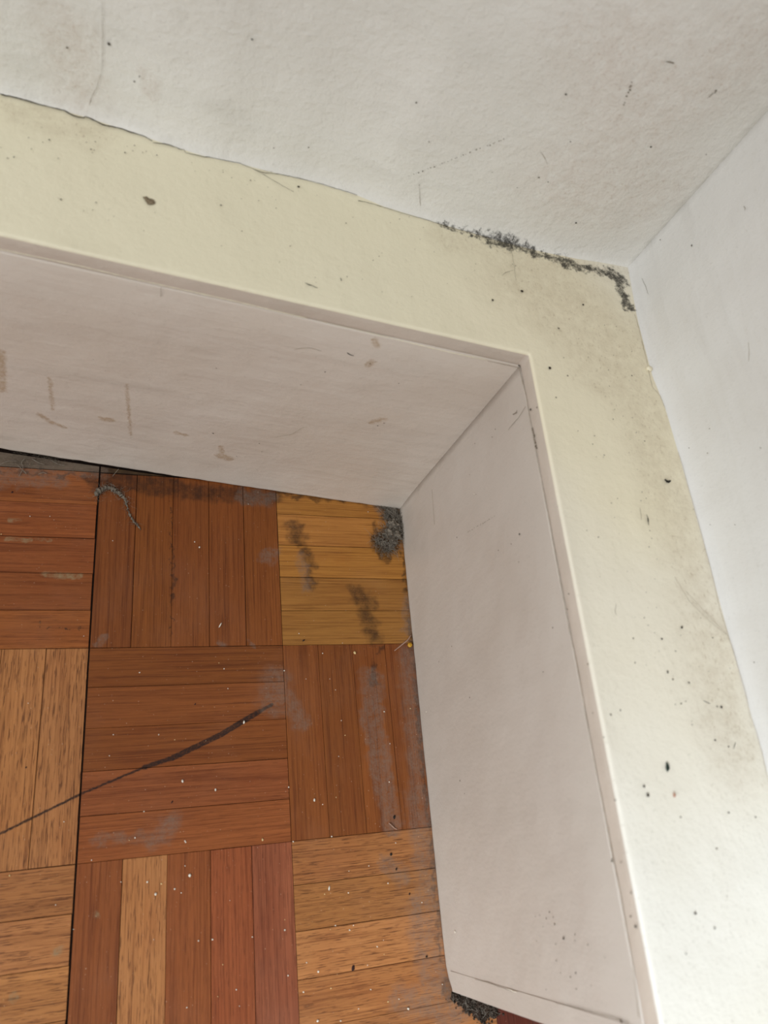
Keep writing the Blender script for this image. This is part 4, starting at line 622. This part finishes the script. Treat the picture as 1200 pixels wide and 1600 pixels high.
def clump(name, src, label, mat, nf, zs, flen):
    cs = [(mm(q)+Z*(q[3]*.0004*zs), q[3]*.00078) for q in src]
    org = Vector((sum(c.x for c, _ in cs)/len(cs), sum(c.y for c, _ in cs)/len(cs), 0))
    o = blob(name, [(c, r_*.74) for c, r_ in cs], mat, None, 4, 1.0, 520, .75*zs, org)
    for v in o.data.vertices: v.co.z = max(v.co.z, .00015)
    fibres('lint_fibre', [(c, r_*1.25) for c, r_ in cs], nf, M_DUST2, o, flen, .00010, .0052*zs, org)
    fibres('dark_fibre', [(c, r_*1.1) for c, r_ in cs], nf//2, M_DIRT, o, flen, .00008, .0042*zs, org)
    return tag(o, label, 'lint')
clump('dust_clump', CLUMP, 'fluffy grey dust clump on the yellow wood in the inner corner', M_DUST, 620, 1.0, .009)
clump('dust_clump', CORNER_FLUFF, 'flat grey fluff pressed right into the inner corner behind the clump', M_DUST, 320, .42, .008)
# dirt swept against the free end of the right boxing
grains = []
for q in DIRT_PILE:
    for _ in range(34):
        p = mm(q)+Vector((rnd.gauss(0, .0022), rnd.gauss(0, .0022), rnd.uniform(.0001, .0016))); grains.append((p, rnd.uniform(.00025, .0009)))
org = Vector((.105, -.219, 0))
pile = blob('dirt_pile', [(mm(q)+Z*.0002, q[3]*.0008) for q in DIRT_PILE], M_DIRT, None, 3, .6, 500, .35, org)
for v in pile.data.vertices: v.co.z = max(v.co.z, .0001)
tag(pile, 'dark heap of dirt and grit at the free end of the right boxing', 'dirt')
gr = blob('grit', [(p, r_) for p, r_ in grains], M_GRIT, pile, 1, .3, 900, .8); gr['kind'] = 'stuff'
for v in gr.data.vertices: v.co -= org
fibres('lint_fibre', [(mm(q), .003) for q in DIRT_PILE], 120, M_DUST2, pile, .006, .00007, .002, org)
# cobweb hairs under the foot of the back boxing
bm = bmesh.new(); o0 = mm(COBWEB[0][0])
for c in COBWEB:
    P = [mm(p) for p in c]; Q = []
    for i in range(len(P)-1):
        for k in range(5):
            t = k/5; p0 = P[max(i-1, 0)]; p3 = P[min(i+2, len(P)-1)]; p1, p2 = P[i], P[i+1]
            q = .5*((2*p1)+(p2-p0)*t+(2*p0-5*p1+4*p2-p3)*t*t+(3*p1-p0-3*p2+p3)*t**3); q.z = .0009+.0004*math.sin(i+t*2)
            Q.append(q-o0)
    tube_into(bm, Q, [.00017]*len(Q), 4)
cw = bm_obj('cobweb_fluff', bm, M_DUST2); cw.location = o0; cw['kind'] = 'stuff'
tag(cw, 'wispy grey fluff threads in the gap below the back boxing, far left', 'lint')
fibres('lint_fibre', [(o0+Vector((-.004+.004*i, .010+.002*(i % 3), 0)), .006) for i in range(8)], 110, M_DUST, cw, .009, .00006, .0014, o0)
# two pale fibres and the amber bead
for src, rad, lab in ((FIBRE_A, .00050, 'pale flat fibre leaning by the amber bead at the right boxing'), (FIBRE_B, .00038, 'short pale curved fibre beside the black seed near the right boxing')):
    P = [mm(p) for p in src]; Q = []
    for a, b in zip(P, P[1:]):
        for i in range(4): Q.append(a.lerp(b, i/4))
    Q.append(P[-1]); o0 = Q[0].copy(); bm = bmesh.new()
    tube_into(bm, [q-o0+Z*(.0006+.0004*math.sin(i*.5)) for i, q in enumerate(Q)], [rad*(.55+.5*math.sin(math.pi*min(1, (i+1)/len(Q)))) for i in range(len(Q))], 6)
    f_ = bm_obj('fibre', bm, M_FIBRE); f_.location = o0; tag(f_, lab, 'fibre')
q = mm(BEAD[0]); b_ = blob('amber_bead', [(q+Z*.0013, .0017), (q+Vector((.0006, .0008, .0012)), .0011)], M_BEAD, None, 3, .12, 500, .8, Vector((q.x, q.y, 0)))
tag(b_, 'small amber-yellow bead wedged against the foot of the right boxing', 'bead')
# crumbs
def crumb_mesh(seed, rx, ry, rz):
    bm = bmesh.new(); bmesh.ops.create_icosphere(bm, subdivisions=1, radius=1)
    for v in bm.verts:
        k = 1+.32*noise.noise(v.co*1.3+Vector((seed*3.1, seed, 0))); v.co = Vector((v.co.x*rx*k, v.co.y*ry*k, v.co.z*rz*k))
    me = bpy.data.meshes.new('crumb'); bm.to_mesh(me); bm.free()
    for p in me.polygons: p.use_smooth = True
    return me
WHERE = {(-2, 0): 'orange-brown strips at the far left', (-1, 0): 'dark vertical strips in front of the back boxing', (0, 0): 'yellow wood block in the inner corner',
    (-2, -1): 'pale brown vertical strips left of the black joint', (-1, -1): 'dark horizontal strips under the scratch', (0, -1): 'dark vertical strips beside the right boxing',
    (-2, -2): 'pale horizontal strips at the lower left', (-1, -2): 'red and tan vertical strips at the front', (0, -2): 'tan horizontal strips beside the right boxing'}
protos = [crumb_mesh(i, .00042, .00036, .00026) for i in range(5)]
for i, me in enumerate(protos): me.materials.append(M_CREAM if i == 3 else M_WHITE)
for i, q in enumerate(CRUMBS):
    o = bpy.data.objects.new('crumb', protos[i % 5]); COL.objects.link(o)
    o.location = mm(q)+Z*.00030; s = rnd.uniform(.65, 1.25); o.scale = (s, s*rnd.uniform(.8, 1.4), s); o.rotation_euler = (0, 0, rnd.uniform(0, 6.28))
    where = WHERE.get((int(math.floor(q[0]*.001/B)), int(math.floor(q[1]*.001/B))), 'strips beside the free end of the right boxing')
    tag(o, 'tiny pale crumb loose on the '+where, 'crumb', 'tiny pale crumbs on the '+where)
for i, (q, rx, ry, lab) in enumerate(BIG_CRUMBS):
    me = crumb_mesh(20+i, rx*.00062, ry*.00068, .00055); me.materials.append(M_CREAM if 'cream' in lab else M_WHITE)
    o = bpy.data.objects.new('seed' if 'seed' in lab else 'crumb', me); COL.objects.link(o); o.location = mm(q)+Z*.0005
    o.rotation_euler = (0, 0, -.5 if 'splinter' in lab else rnd.uniform(-.25, .25)); tag(o, lab, 'seed' if 'seed' in lab else 'crumb')
for i, (q, rx, ry, a, lab) in enumerate(DARK_BITS):
    me = crumb_mesh(50+i, rx*.0007, ry*.0007, .0006); me.materials.append(M_INK)
    o = bpy.data.objects.new('black_seed' if 'seed' in lab else 'grain', me); COL.objects.link(o); o.location = mm(q)+Z*.0005
    o.rotation_euler = (0, 0, a-1.57); tag(o, lab, 'seed' if 'seed' in lab else 'grain')
# on the ledge: a curled dark dropping and two paint flecks
P = [mm(p)+Z*.0009 for p in DROPPING]; o0 = P[0]-Z*.0009; Q, RR = [], []
for i in range(len(P)-1):
    for k in range(3): t = k/3; Q.append(P[i].lerp(P[i+1], t)-o0); RR.append((DROPPING[i][3]*(1-t)+DROPPING[i+1][3]*t)*.00062)
Q.append(P[-1]-o0); RR.append(.0003)
bm = bmesh.new(); tube_into(bm, Q, RR, 8); dr_ = bm_obj('dropping', bm, M_INK); dr_.location = o0
tag(dr_, 'small black curled dropping on the cream ledge by the right wall', 'dropping')
for src, mat, lab in ((FLECK, M_GREEN, 'long dark green-black paint fleck on the bright end of the right ledge'), (FLECK2, M_PINK, 'pinkish brown fleck just below the dark green one on the right ledge')):
    o0 = mm(src[0]); pts_ = [tuple((mm(p)-o0)*1000) for p in src]
    V = [Vector(p)*.001 for p in pts_]; n_ = len(V); c = sum(V, Vector())/n_
    V2 = [v+Z*.0005 for v in V]+[c+(v-c)*.75+Z*.00105 for v in V]
    fl = link('paint_fleck', mesh('paint_fleck', V2, [(i, (i+1) % n_, n_+(i+1) % n_, n_+i) for i in range(n_)]+[tuple(range(n_, 2*n_)), tuple(range(n_))[::-1]]), mat)
    bm = bmesh.new(); bm.from_mesh(fl.data); bmesh.ops.recalc_face_normals(bm, faces=bm.faces[:]); bm.to_mesh(fl.data); bm.free()
    fl.location = o0; tag(fl, lab, 'paint fleck')
